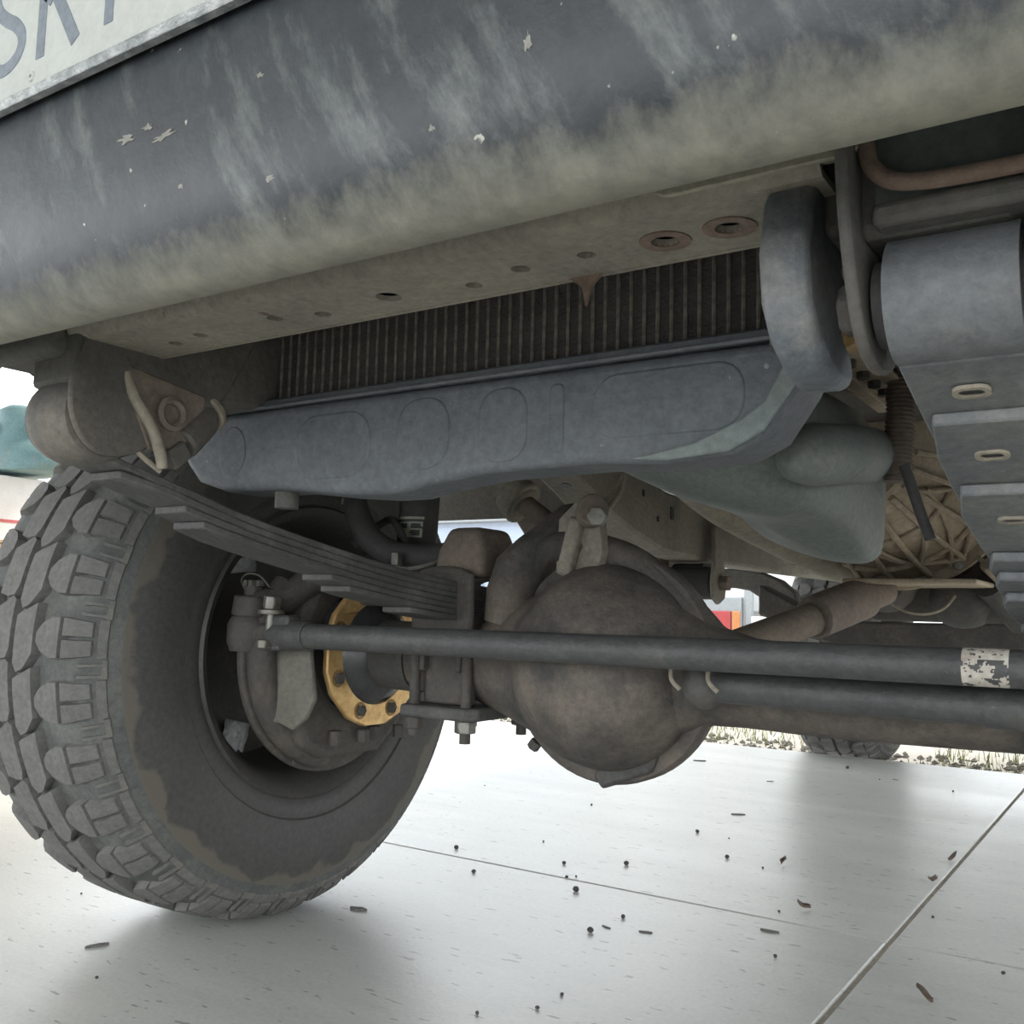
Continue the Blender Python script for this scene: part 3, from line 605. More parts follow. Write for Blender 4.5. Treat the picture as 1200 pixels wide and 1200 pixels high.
# spring seat, u-bolts and clamp plate
for sx in (-1, 1):
    xc = .358*sx
    ss = P(MB().box((xc, 0, .447), (.07, .13, .022)), 'spring_seat', 'dark_hub', bevel=.004, label='dark spring seat on axle')
    MB().box((xc-.03, -.01, .415), (.008, .12, .06)).build('seat_gusset', 'dark_hub', ss, .002)
    MB().box((xc+.03, -.01, .415), (.008, .12, .06)).build('seat_gusset', 'dark_hub', ss, .002)
    MB().box((xc+.005, -.052, .392), (.078, .012, .10)).build('seat_front', 'dark_hub', ss, .004)
    if sx > 0: continue
    MB().prism([(-.052, -.085), (.05, -.085), (.066, -.07), (.066, .07), (.05, .085), (-.052, .085), (-.060, .06), (-.060, -.06)], (xc, 0, .325), X, Y, .016).build('clamp_plate', 'spring_dark', ss, .004)
    for yy in (-.066, .066):
        MB().tube(spline([(xc-.042, yy, .30), (xc-.042, yy, .49), (xc-.036, yy, .51), (xc, yy, .516), (xc+.036, yy, .51), (xc+.042, yy, .49), (xc+.042, yy, .296)], 5), .0075, 10).build('u_bolt', 'dark_hub', ss)
        for q in (-1, 1):
            MB().nut((xc+q*.042, yy, .325), (xc+q*.042, yy, .309), .0145).build('u_bolt_nut', 'zinc' if (q > 0 and yy < 0) else 'dark_hub', ss, .0015, 1)
    # bump stop pad above the spring
    bs = P(MB().loft([[(xc-.034, -.05, .51), (xc+.048, -.05, .51), (xc+.048, .05, .51), (xc-.034, .05, .51)], [(xc-.030, -.045, .545), (xc+.046, -.045, .545), (xc+.046, .045, .545), (xc-.030, .045, .545)], [(xc-.018, -.036, .577), (xc+.036, -.036, .577), (xc+.036, .036, .577), (xc-.018, .036, .577)]]), 'bump_stop_pad', 'brown_dust', bevel=.010, seg=3, label='brown bump stop pad over spring clamp')
    P(MB().box((xc, -.068, .475), (.088, .012, .075)), 'spring_clamp', 'dark_hub', bevel=.003)
# tie rod across the axle
TY = -.16
tr = P(MB().tube([(-.545, TY, .4260), (.60, TY, .4285)], .0165, 24), 'tie_rod', 'rod_dark', label='long dark steering tie rod')
MB().tube([(-.568, TY, .4255), (-.505, TY, .426)], .0195, 24).build('clamp_sleeve', 'rod_dark', tr, .002)
MB().box((-.548, TY, .444), (.030, .026, .018)).build('clamp_ear', 'rod_dark', tr, .004)
MB().box((-.565, TY, .412), (.034, .028, .014)).build('clamp_ear', 'rod_dark', tr, .004)
MB().cyl((-.568, TY-.012, .415), (-.566, TY-.012, .462), .006).build('clamp_bolt', 'zinc', tr)
MB().nut((-.566, TY-.012, .460), (-.5645, TY-.012, .478), .0125).build('clamp_nut', 'zinc', tr, .0015, 1)
MB().lathe((-.566, TY-.012, .453), Z, [(.006, 0), (.018, .001), (.018, .006), (.006, .008)], 20).build('clamp_washer', 'zinc', tr)
MB().nut((-.571, TY-.018, .408), (-.5705, TY-.018, .420), .0115).build('clamp_nut', 'zinc', tr, .0015, 1)
MB().lathe((-.622, TY, .402), Z, [(0, 0), (.024, 0), (.029, .012), (.029, .036), (.024, .046), (.018, .050), (0, .050)], 24).build('ball_joint', 'dark_hub', tr)
MB().tube([(-.625, TY, .425), (-.565, TY, .4255)], [.017, .016], 16).build('rod_end_shank', 'dark_hub', tr)
MB().tube([(-.620, TY, .450), (-.618, TY, .478)], [.026, .024], 20).build('knuckle_eye', 'dark_hub', tr, .003)
MB().nut((-.617, TY, .478), (-.616, TY, .492), .013).build('castle_nut', 'dark_hub', tr, .0015, 1)
for k in range(6):
    t = k*PI/3; MB().box((-.616+.010*math.cos(t), TY+.010*math.sin(t), .495), (.006, .006, .008)).build('castle_tooth', 'zinc', tr)
MB().tube(spline([(-.634, TY, .487), (-.637, TY-.004, .500), (-.622, TY-.006, .508), (-.60, TY-.004, .505), (-.585, TY, .490)], 5), .0012, 6).build('split_pin', 'zinc', tr)
# flaked white paint patch on the rod
random.seed(3)
def rodz(a): return TY-.0168*math.cos(a), .4278+.0168*math.sin(a)
mb = MB()
from mathutils import noise as mnoise
for i in range(40):
    for j in range(36):
        a = -1.25+j*.074; x = .287+i*.00092
        e = mnoise.noise((x*170, a*4.2, 2.3))+.5*mnoise.noise((x*420, a*9, 5.1))
        if e < (-.42 if j > 22 else (.10 if 13 < j < 23 else -.12)): continue
        (y0, z0), (y1, z1) = rodz(a), rodz(a+.075)
        mb.add([(x, y0, z0), (x+.00094, y0, z0), (x+.00094, y1, z1), (x, y1, z1)], [(0, 1, 2, 3)])
mb.build('flaked_paint_patch', 'paint_white', tr, smooth=0, label='flaking white paint patch')
random.seed(11)
dl = P(MB().tube([(.02, -.095, .3925), (.60, -.095, .386)], .0175, 22), 'drag_link', 'rod_dark', label='thinner dark drag link below the tie rod')
MB().tube([(.295, -.095, .3895), (.60, -.095, .386)], .0192, 22).build('link_sleeve', 'rod_dark', dl)
MB().ell((.02, -.095, .392), (.024, .022, .026)).build('ball_joint', 'axle_dark', dl)
for x in (-.008, .034):
    MB().tube(spline([(x, -.118, .412), (x+.002, -.122, .398), (x+.012, -.122, .388)], 5), .0025, 6).build('joint_clip', 'clip_tan', dl)
# axle right part of the hub: ball, gold ring, knuckle
kn = P(MB().ell((-.565, 0, .40), (.075, .088, .088), 32, 20), 'swivel_ball', 'ball_dark', label='dark polished swivel ball behind gold ring')
oc = []
for i in range(8):
    t = PI/8+i*PI/4; oc += [(.106*math.cos(t-.16), .106*math.sin(t-.16)), (.106*math.cos(t+.16), .106*math.sin(t+.16))]
rg = P(MB().prism(oc, (-.535, 0, .40), Y, Z, .010, [circ(0, 0, .066, 40)]), 'seal_retainer_ring', 'gold_plate', bevel=.0025, label='gold passivated seal retainer ring')
for i in range(8):
    t = i*PI/4+PI/8; y, z = .087*math.cos(t), .40+.087*math.sin(t)
    MB().nut((-.528, y, z), (-.519, y, z), .0085).build('retainer_bolt', 'dark_hub', rg, .001, 1)
    MB().lathe((-.526, y, z), X, [(.0085, 0), (.0125, 0), (.0125, .0015), (.0085, .0015)], 16).build('bolt_recess', 'brass', rg)
P(MB().lathe((-.532, 0, .40), X, [(.048, 0), (.068, 0), (.070, .008), (.066, .014), (.048, .012)], 40), 'wiper_seal', 'seal_black')
P(MB().tube([(-.53, 0, .40), (-.44, 0, .398)], .049, 32), 'axle_tube_end', 'axle_dark')
# knuckle body and arms (one casting)
ka = P(MB().prism([(-.10, .27), (-.06, .25), (.06, .25), (.11, .29), (.12, .40), (.10, .52), (-.02, .535), (-.08, .51), (-.115, .44), (-.12, .34)], (-.565, 0, 0), Y, Z, -.045), 'steering_knuckle', 'dark_hub', bevel=.012, seg=3, label='dark dirty cast steering knuckle')
MB().tube(spline([(-.575, -.08, .505), (-.60, -.12, .475), (-.618, TY, .465)], 6), [.022]*13, 14).build('steering_arm', 'dark_hub', ka)
MB().bar((-.585, -.02, .53), (-.48, -.05, .475), .05, .02).build('upper_arm', 'dark_hub', ka, .005)
MB().box((-.525, -.085, .425), (.05, .05, .022)).build('knuckle_lug', 'brown_dust', ka, .004)
for (x, y, h) in [(-.545, -.06, .02), (-.53, -.02, .018), (-.545, .02, .02), (-.53, .06, .018)]:
    MB().nut((x, y, .292), (x, y, .292-h), .010).build('knuckle_stud', 'dark_hub', ka, .001, 1)
# brake dust shield and curved caliper hose
sp_ = []
for a in range(0, 360, 6):
    t = math.radians(a); r = .178
    if 60 < a < 172: r = .178-.052*min(1, (a-60)/25, (172-a)/30)
    sp_.append((r*math.cos(t), .40+r*math.sin(t)))
sh = P(MB().prism(sp_, (-.625, 0, 0), Y, Z, .012), 'brake_dust_shield', 'dark_hub', bevel=.004, seg=3, label='dark dirty brake dust shield')
MB().tube([(-.603, .152*math.cos(math.radians(a)), .40+.152*math.sin(math.radians(a))) for a in range(140, 262, 6)], [.021*min(1, .7+i*.06) for i in range(21)], 14).build('shield_rolled_edge', 'dark_hub', sh)
MB().prism([(-.605, .430), (-.53, .425), (-.522, .38), (-.515, .341), (-.530, .315), (-.553, .298), (-.58, .306), (-.60, .304)], (0, -.138, 0), X, Z, -.010).build('splash_tongue', 'shield_grey', sh, .003, label='grey dusty splash tongue')
for k in range(14):
    y = random.uniform(-.10, .03); z = .232+abs(y+.03)*.15+random.uniform(0, .04); a_ = random.uniform(0, 3); l = random.uniform(.01, .03)
    MB().tube([(-.607, y, z), (-.605, y+l*.5*math.cos(a_), z+l*.3), (-.607, y+l*math.cos(a_), z+l*.7*math.sin(a_))], .0007, 5).build('grass_stalk', 'stem_brown', sh)
P(MB().tube(spline([(-.60, .02, .56), (-.56, .05, .60), (-.52, .03, .585), (-.50, .04, .55), (-.455, .05, .53)], 6), .006, 8), 'brake_hose', 'black_rubber')

# shock absorber with printed sticker
SA = Vector((-.520, .085, .72)); SB = Vector((-.530, .085, .548))
sk = P(MB().tube([SA, SA*.25+SB*.75, SB], .031, 28), 'shock_absorber', 'black_rubber', bevel=.003, label='black shock absorber with printed sticker')
MB().lathe((-.555, .085, .535), X, [(.0, 0), (.026, 0), (.026, .09), (0, .09)], 20).build('lower_eye', 'black_rubber', sk, .003)
MB().nut((-.465, .085, .535), (-.45, .085, .535), .02).build('eye_nut', 'black_rubber', sk, .002)
def skp(a, z):
    t = (SA.z-z)/(SA.z-SB.z); c = SA+(SB-SA)*t; return c+Vector((math.cos(a), math.sin(a), 0))*.0316
def sk_patch(a0, a1, z0, z1, off, n=8):
    mb = MB(); vs = []
    for i in range(n+1):
        a = a0+(a1-a0)*i/n
        for z in (z0, z1):
            p = skp(a, z); d = Vector((math.cos(a), math.sin(a), 0)); vs.append(p+d*off)
    return mb.add(vs, [(2*i, 2*i+2, 2*i+3, 2*i+1) for i in range(n)])
A0, A1 = math.radians(-118), math.radians(-35)
lb = sk_patch(A0, A1, .573, .606, .0002).build('shock_sticker', 'label_green', sk, label='cream and green sticker with outlined letters')
W = A1-A0
def lbp(u0, u1, v0, v1): return sk_patch(A0+W*u0, A0+W*u1, .573+.033*v0, .573+.033*v1, .0006)
strips = [(0, 1, .86, .97), (.04, .96, .66, .74), (.04, .96, .02, .10), (.44, .52, .02, .74), (.04, .10, .40, .74), (.04, .46, .36, .43), (.36, .44, .06, .40), (.90, .96, .52, .74), (.50, .57, .30, .72), (.54, .94, .36, .43), (.88, .96, .06, .42), (.04, .10, .04, .2), (.54, .6, .04, .2)]
for q in strips: lbp(*q).build('sticker_print', 'label_cream', lb)
P(MB().tube(spline([(-.60, .02, .66), (-.58, .0, .62), (-.545, -.01, .572), (-.50, -.005, .545), (-.44, .01, .540), (-.40, .02, .545)], 6), .019, 14), 'stabiliser_bar', 'black_rubber', label='black curved stabiliser bar')
P(MB().tube(spline([(-.395, .01, .548), (-.42, -.01, .530), (-.46, -.02, .522), (-.50, -.03, .528)], 5), .003, 6), 'brake_pipe', 'zinc')
P(MB().box((-.47, -.03, .535), (.012, .012, .018)), 'pipe_clip', 'zinc', bevel=.001)
P(MB().tube(spline([(-.58, -.03, .618), (-.565, -.04, .635), (-.545, -.04, .645)], 5), .0018, 6), 'sensor_wire', 'zinc')

# ---- frame horn details on the near side: cable, rubber mount, plates
P(MB().tube(spline([(-.318, -.585, .665), (-.313, -.578, .645), (-.308, -.562, .62), (-.306, -.553, .598), (-.308, -.548, .586)], 5), .0052, 10), 'cable_sleeve', 'clip_tan', label='pale cable sleeve along spring hanger')
P(MB().tube(spline([(-.325, -.602, .66), (-.322, -.59, .63), (-.318, -.57, .60), (-.315, -.545, .583)], 5), .0025, 8), 'thin_cable', 'clip_tan')
rm = P(MB().tube([(-.325, -.52, .612), (-.330, -.495, .640), (-.332, -.49, .645)], [.018, .020, .019], 18), 'rubber_body_mount', 'frame_dark', bevel=.003, label='rounded rubber body mount')
MB().tube([(-.332, -.489, .647), (-.333, -.483, .653)], .022, 18).build('mount_washer', 'clip_tan', rm, .002)
MB().nut((-.333, -.483, .653), (-.334, -.479, .657), .007).build('mount_nut', 'clip_tan', rm)
MB().box((-.322, -.530, .600), (.03, .022, .018), Matrix.Rotation(.7, 3, 'X')).build('mount_tab', 'frame_dark', rm, .002)
pl = P(MB().prism([(-.585, .672), (-.50, .660), (-.505, .625), (-.53, .606), (-.56, .60), (-.575, .63)], (-.317, 0, 0), Y, Z, .004), 'hanger_gusset', 'brown_dust', bevel=.002, label='brown gusset plate with round boss')
MB().lathe((-.313, -.540, .636), X, [(.009, 0), (.016, 0), (.016, .005), (.012, .007), (.009, .004), (.009, 0)], 24).build('gusset_boss', 'brown_dust', pl)
P(MB().loft([[(-.44, y, .672), (-.335, y, .672), (-.335, y, .80), (-.44, y, .80)] for y in (-.645, -.44)]), 'frame_horn_cover', 'frame_dark', bevel=.012, seg=3, label='dusty brown frame horn cover')
P(MB().prism([(-.56, .695), (-.47, .690), (-.44, .672), (-.44, .80), (-.60, .80), (-.60, .715)], (0, -.60, 0), X, Z, -.012), 'bumper_bracket', 'frame_dark', bevel=.003)

# ---- tyre with separate tread blocks
WC = Vector((-.790, 0, .399)); TR = .400
# profile as function of s: (x offset from centre toward inboard, radius)
carc = [(-.138, .215), (-.150, .245), (-.156, .285), (-.150, .325), (-.132, .362), (-.112, .381), (-.09, .386), (0, .389), (.09, .386), (.112, .381), (.132, .362), (.145, .340), (.1455, .336), (.150, .325), (.156, .285), (.151, .255), (.1505, .2495), (.1475, .247), (.1480, .241), (.146, .228), (.138, .215), (.12, .205), (-.12, .205), (-.138, .215)]
def tread_meshes():
    N = 31; dth = 2*PI/N; out = {}
    outer = [(0, .400), (.05, .3995), (.088, .397), (.103, .392), (.118, .381), (.134, .363), (.144, .346), (.149, .330)]
    base = [(0, .386), (.05, .386), (.088, .383), (.103, .378), (.116, .370), (.130, .356), (.140, .342), (.146, .328)]
    cum = [0]
    for a, b in zip(outer, outer[1:]): cum.append(cum[-1]+math.hypot(b[0]-a[0], b[1]-a[1]))
    def at(prof, s):
        sg = 1 if s >= 0 else -1; s = abs(s)
        for i in range(len(cum)-1):
            if s <= cum[i+1] or i == len(cum)-2:
                t = (s-cum[i])/(cum[i+1]-cum[i]); return sg*(prof[i][0]+(prof[i+1][0]-prof[i][0])*t), prof[i][1]+(prof[i+1][1]-prof[i][1])*t
    def block(stations, lo, hi, nth=3, inset=.0022):
        # stations: s values; lo/hi: theta (in pitches) at each station
        mb = MB(); n = len(stations)
        def pt(prof, s, th):
            x, r = at(prof, s); a = th*dth; return (x, r*math.sin(a), r*math.cos(a))
        top = []; bot = []
        for i, s in enumerate(stations):
            ds = (inset if i == 0 else (-inset if i == n-1 else 0)); da = inset/.4/dth
            top.append([pt(outer, s+ds, lo[i]+da+(hi[i]-lo[i]-2*da)*j/nth) for j in range(nth+1)])
            bot.append([pt(base, s, lo[i]+(hi[i]-lo[i])*j/nth) for j in range(nth+1)])
        vs = [p for r in top for p in r]+[p for r in bot for p in r]; k = nth+1; o = n*k; fs = []
        for i in range(n-1):
            for j in range(nth): fs.append((i*k+j, i*k+j+1, (i+1)*k+j+1, (i+1)*k+j))
            fs.append((i*k, (i+1)*k, o+(i+1)*k, o+i*k)); fs.append((i*k+nth, o+i*k+nth, o+(i+1)*k+nth, (i+1)*k+nth))
        for j in range(nth):
            fs.append((j, o+j, o+j+1, j+1)); a = (n-1)*k; fs.append((a+j, a+j+1, o+a+j+1, o+a+j))
        return mb.add(vs, fs).mesh('tread_block', 'tyre_tread', 30)
    def mir(st, lo, hi): return [-s for s in st][::-1], lo[::-1], hi[::-1]
    # shoulder block: pointed toward the centre, running over the edge
    st = [.050, .062, .080, .0955]
    out['shoulder_block'] = [block(st, [.40, .26, .165, .165], [.60, .74, .845, .845]), block(*mir(st, [-.10, -.24, -.335, -.335], [.12, .26, .345, .345]))]
    # two side lugs below each shoulder block (sidewall biter), and the arrow bar in the gap
    s2 = [.0965, .112, .128, .1375]
    out['shoulder_lug'] = [block(s2, [.165, .18, .20, .21], [.500, .500, .500, .500]), block(s2, [.515, .515, .515, .515], [.845, .83, .81, .80]),
                           block(*mir(s2, [-.28]*4, [.005]*4)), block(*mir(s2, [.02]*4, [.30]*4))]
    s3 = [.119, .130, .146, .155]
    out['sidewall_bar'] = [block(s3, [.86, .86, .86, .86], [.945, .93, .93, .945], 2, .001), block(s3, [1.03, 1.045, 1.045, 1.03], [1.115]*4, 2, .001)]
    s4 = [.140, .146, .152, .1585]
    out['shoulder_band'] = [block([.1415, .148, .155], [.18]*3, [.84]*3, 2, .001), block([.1475, .152, .1565], [.84]*3, [1.18]*3, 2, .001)]
    # centre rows: slanted hexagon blocks
    c1 = [.0030, .013, .027, .0475]
    out['centre_block'] = [block(c1, [.04, -.09, -.03, .21], [.85, .90, .96, 1.05]), block(*mir(c1, [.28, .12, .09, .14], [1.10, 1.16, 1.06, .96]))]
    return N, out
N_T, TM = tread_meshes()
def make_tyre(center, flip, full, tname='tyre', label=None):
    M0 = Matrix.Translation(center) @ (Matrix.Rotation(PI, 4, 'Z') if flip else Matrix.Identity(4))
    me = MB().lathe((0, 0, 0), X, [(r, x) for x, r in carc], 96).mesh('tyre', 'tyre_wall', 35)
    me.materials.append(MATS['tyre_base'])
    for p in me.polygons:
        c = p.center; r = math.hypot(c.y, c.z)
        if r > .345: p.material_index = 1
    ty = link('tyre', me, truck, M0, label)
    if full:
        for nm, lst in TM.items():
            for tm_ in lst:
                for i in range(N_T):
                    a = 2*PI*i/N_T
                    link(nm, tm_, ty, Matrix.Rotation(-a, 4, 'X'))
    else:
        mb = MB()
        for nm, lst in TM.items():
            for tm_ in lst:
                for i in range(N_T):
                    Mx = Matrix.Rotation(-2*PI*i/N_T, 4, 'X')
                    mb.add([Mx @ v.co for v in tm_.vertices], [tuple(p.vertices) for p in tm_.polygons])
        o = mb.build('tread_blocks', 'tyre_tread', ty, smooth=30, kind='stuff')
    # rim
    rp_ = [(.186, -.12), (.190, -.05), (.186, .06), (.194, .11), (.205, .128), (.218, .138), (.221, .142), (.217, .146), (.207, .140), (.198, .130), (.188, .112), (.180, .08), (.176, .02), (.168, -.01), (.150, -.022), (.10, -.03), (.06, -.02), (.0, -.02)]
    rm_ = MB().lathe((0, 0, 0), X, rp_, 72).mesh('wheel_rim', 'rim_black', 40)
    ri = link('wheel_rim', rm_, truck, M0)
    if label: ri['label'] = 'dusty black steel wheel rim'
    return ty, ri
ty, ri = make_tyre(WC, False, True, label='worn grey mud terrain tyre with chunky shoulder blocks')
# pale silver patches painting the outside light in the rim's vent openings
VX = -.805; VENTS = [(-.020, .540, .25), (-.017, .258, -.35)]
for (cy_, cz_, tilt) in VENTS:
    vs = []; n = 6; ca, sa = math.cos(tilt), math.sin(tilt)
    for i in range(n+1):
        for j in range(n+1):
            u_, w_ = (i/n-.5)*.050, (j/n-.5)*.046*(1+.25*(i/n-.5))
            vs.append((VX+.004*math.cos(u_*60)*math.cos(w_*60)+random.uniform(-.003, .003), cy_+u_*ca-w_*sa, cz_+u_*sa+w_*ca))
    fs = [(i*(n+1)+j, i*(n+1)+j+1, (i+1)*(n+1)+j+1, (i+1)*(n+1)+j) for i in range(n) for j in range(n)]
    vo = MB().add(vs, fs).build('vent_light_patch', 'silver', ri, smooth=20, label='crumpled silver patch painted as light through a rim vent'); vo.matrix_parent_inverse = ri.matrix_basis.inverted()
    vo.modifiers.new('thick', 'SOLIDIFY').thickness = .003
make_tyre(Vector((.790, 0, .399)), True, False)
make_tyre(Vector((-.525, 2.62, .355)), False, False)
make_tyre(Vector((.60, 2.62, .355)), True, False)
P(MB().tube([(-.5, 2.62, .36), (-.1, 2.62, .36), (-.05, 2.62, .37), (.05, 2.62, .37), (.1, 2.62, .36), (.55, 2.62, .36)], [.045, .05, .12, .12, .05, .045], 20), 'rear_axle', 'axle_dark')

# ---- body shell that covers the chassis
def side_prism(name, mt, poly, x0, x1, **k): return P(MB().prism(poly, (x0, 0, 0), Y, Z, x1-x0), name, mt, **k)
fend = [(-.60, 1.16), (-.60, .78), (-.54, .74)]+[(.50*math.cos(math.radians(a)), .52+.44*math.sin(math.radians(a))) for a in range(150, 25, -12)]+[(.48, .72), (.62, .70), (.62, 1.18)]
for sx in (-1, 1):
    side_prism('front_fender', 'body_paint', fend, sx*.86-.015, sx*.86+.015, bevel=.006)
    P(MB().loft([[(sx*.50, .52*math.cos(math.radians(a)), .52+.46*math.sin(math.radians(a))), (sx*.86, .52*math.cos(math.radians(a)), .52+.46*math.sin(math.radians(a))), (sx*.86, .54*math.cos(math.radians(a)), .52+.48*math.sin(math.radians(a))), (sx*.50, .54*math.cos(math.radians(a)), .52+.48*math.sin(math.radians(a)))] for a in range(128, 8, -8)]), 'wheel_arch_liner', 'body_under')
    P(MB().box((sx*.50, 0, .98), (.012, 1.2, .42)), 'inner_fender', 'body_under')
P(MB().prism([(-.62, .98), (-.66, 1.06), (-.60, 1.17), (.62, 1.24), (.62, 1.20), (-.60, 1.13)], (-.86, 0, 0), Y, Z, 1.72), 'engine_hood', 'body_paint', bevel=.01)
gl = P(MB().box((0, -.60, .97), (1.70, .03, .24)), 'front_grille', 'rim_black', bevel=.006)
for sx in (-1, 1):
    MB().lathe((sx*.60, -.618, .98), (0, -1, 0), [(.095, 0), (.095, .02), (.085, .03), (.05, .036), (0, .038)], 32).build('headlamp', 'lamp_glass', gl)
for k in range(5): MB().box((0, -.622, .89+k*.038), (.90, .02, .012)).build('grille_bar', 'rim_black', gl, .003)
side_prism('cab', 'body_paint', [(.62, .74), (.62, 1.24), (.98, 1.80), (1.10, 1.86), (2.0, 1.86), (2.06, 1.80), (2.06, .74)], -.84, .84, bevel=.04, seg=3)
for sx in (-1, 1):
    side_prism('side_window', 'glass_dark', [(.82, 1.27), (1.06, 1.72), (1.90, 1.72), (1.90, 1.27)], sx*.846-.006, sx*.846+.006, bevel=.004)
P(MB().box((0, .80, 1.53), (1.5, .012, .58), Matrix.Rotation(-.566, 3, 'X')), 'windscreen', 'glass_dark')
side_prism('cargo_bed', 'body_paint', [(2.08, .70), (2.08, 1.25), (3.5, 1.25), (3.5, .70), (3.12, .70)]+[(2.62+.48*math.cos(math.radians(a)), .60+.40*math.sin(math.radians(a))) for a in range(15, 166, 15)]+[(2.14, .70)], -.84, .84, bevel=.015)
P(MB().box((0, .85, .80), (1.5, .9, .02)), 'cab_floor', 'body_under')
P(MB().box((0, .30, 1.0), (1.0, .02, .44)), 'firewall', 'body_under')

# ================================================================== THINGS ON THE FLOOR
peb = [(-.737, .496), (-.608, .375), (-.635, .655), (-.513, .53), (-.461, .451), (-.451, .467), (-.406, .388), (-.419, .599), (-.277, .308), (-.284, .217), (-1.094, 1.101), (-.745, 1.056), (-.246, -.122), (-.198, -.067), (-.196, -.014), (-.423, .943), (-.348, .934), (-.289, .771), (-.207, .74), (-.094, .492), (-.413, 2.11), (-.281, 1.959), (-.071, 1.893), (.238, .409), (.112, .616), (-.03, .283), (-.684, -.319), (-1.019, -.123)]
big = {0: .0052, 1: .0044, 3: .0042, 6: .0062, 7: .0055, 9: .0055, 8: .004, 15: .005, 17: .005, 20: .006}
for i, (x, y) in enumerate(peb):
    s_ = big.get(i, random.uniform(.0018, .0034)); mb = MB(); mb.ell((0, 0, 0), (s_, s_*.85, s_*.75), 8, 5)
    mb.v = [(a*random.uniform(.85, 1.12), b*random.uniform(.85, 1.12), c) for a, b, c in mb.v]
    o = mb.build('pebble', 'pebble_dark', smooth=50); o.location = (x, y, s_*.74); o.rotation_euler.z = i
    tag(o, 'tiny dark pebble lying on the thin cross joint' if i in (4, 5) else 'small dark pebble on the concrete in front of the tyre tread' if i > 25 else 'small dark pebble scattered on the slab beneath the axle' if y < 1.2 else 'small dark pebble near the far slab edge by the gravel', 'pebble', 'dark pebbles on the slab')
leaf = [(-.187, .796, .014), (-.066, .531, .013), (.07, .843, .017), (.069, 1.045, .014), (.17, .249, .013)]
for i, (x, y, s_) in enumerate(leaf):
    mb = MB(); vs = []
    for a in range(7):
        t = a/6; wd = s_*.45*math.sin(PI*min(t*.9+.05, 1)); z = .001+.010*t*t+.002*math.sin(5*t+i)
        vs += [(-wd, s_*(t-.5)*1.6, z+.004), (0, s_*(t-.5)*1.6, z), (wd, s_*(t-.5)*1.6, z+.0055)]
    fs = [(3*k+j, 3*k+j+1, 3*k+j+4, 3*k+j+3) for k in range(6) for j in (0, 1)]
    o = mb.add(vs, fs).build('dry_leaf', 'leaf_brown'); so = o.modifiers.new('thick', 'SOLIDIFY'); so.thickness = .0006
    o.location = (x, y, 0.0004); o.rotation_euler.z = i*1.9
    tag(o, ['dark curled leaf scrap on open concrete behind the thin cross joint', 'small reddish leaf scrap right behind the thin cross joint', 'larger brown leaf scrap lying against the wide tan joint', 'dark leaf scrap beside the wide tan joint, farther back', 'brown leaf scrap in front of where the two floor joints cross'][i], 'leaf', 'dry leaf scraps on the slab')
chip = [(-.828, 1.622, .022), (-.623, .089, .020), (-.831, 1.932, .022), (-.521, 1.704, .012), (-.423, 1.188, .018), (-.245, 1.992, .010), (-.073, .387, .016), (-.276, .252, .011), (-.218, .268, .012), (-.787, -.25, .018)]
for i, (x, y, s_) in enumerate(chip):
    n = 9; pts = [(s_*math.cos(2*PI*k/n)*random.uniform(.7, 1.1), s_*.28*math.sin(2*PI*k/n)*random.uniform(.6, 1.2)) for k in range(n)]
    o = MB().prism(pts, (0, 0, 0), X, Y, s_*.15).build('bark_chip', 'chip_grey', None, .0006, 1)
    o.location = (x, y, .0001); o.rotation_euler.z = random.uniform(-.4, .6) if i != 9 else 1.2
    tag(o, {1: 'flat grey bark chip on the concrete beside the inner tyre wall', 9: 'grey bark chip on the concrete in front of the tyre tread'}.get(i, 'flat grey bark chip on the slab under the axle'), 'chip', 'bark chips on the slab')

# ================================================================== BACKGROUND
# stack of wooden crates with a carton label and a teal machine, left of the truck
CX, CYY = -4.22, 1.55
for k, z in enumerate((-.0, .36)):
    cr = empty('wooden_crate', (CX, CYY, z), 'light wooden crate standing on the slab under another crate' if k == 0 else 'light wooden crate stacked on top, below the teal machine', 'crate', 'stacked wooden crates')
    for j in range(3):
        for s_ in (-1, 1):
            MB().box((0, s_*.30, .06+j*.115), (.90, .02, .105)).build('plank', 'wood', cr, .003)
            MB().box((s_*.45, 0, .06+j*.115), (.02, .58, .105)).build('plank', 'wood', cr, .003)
    for sx in (-1, 1):
        for sy in (-1, 1): MB().box((sx*.42, sy*.275, .175), (.04, .03, .35)).build('corner_post', 'wood', cr, .003)
    MB().box((0, 0, .352), (.92, .62, .012)).build('lid', 'wood', cr, .003)
bx = empty('striped_carton', (-4.22, 1.42, .72), 'white carton with red stripes on the wooden crates', 'carton')
MB().box((0, 0, .155), (.40, .26, .31)).build('carton_body', 'paper_white', bx, .004)
for k in range(3): MB().box((.02, -.1312, .10-.032*k), (.36, .002, .014)).build('red_stripe', 'print_red', bx)
for k in range(3): MB().box((.0, -.1312, .255-.03*k), (.26, .002, .008)).build('printed_line', 'print_grey', bx)
MB().box((0, -.1306, .215), (.34, .0015, .14)).build('label_border', 'paper_white', bx)
for sx in (-1, 1): MB().box((.202, 0, .10), (.002, .2, .014)).build('red_stripe', 'print_red', bx) if sx > 0 else None
te = empty('teal_machine', (-4.12, 1.46, 1.052), 'teal painted machine casting on top of the carton', 'machine')
rings = []
for (z, rx, ry, cx) in [(.0, .34, .16, 0), (.04, .38, .17, 0), (.10, .34, .16, -.02), (.13, .22, .14, .0), (.15, .17, .12, .02), (.22, .16, .12, .04), (.30, .12, .10, .02), (.33, .05, .05, .0)]:
    rings.append([(cx+rx*math.cos(2*PI*j/24), ry*math.sin(2*PI*j/24), z) for j in range(24)])
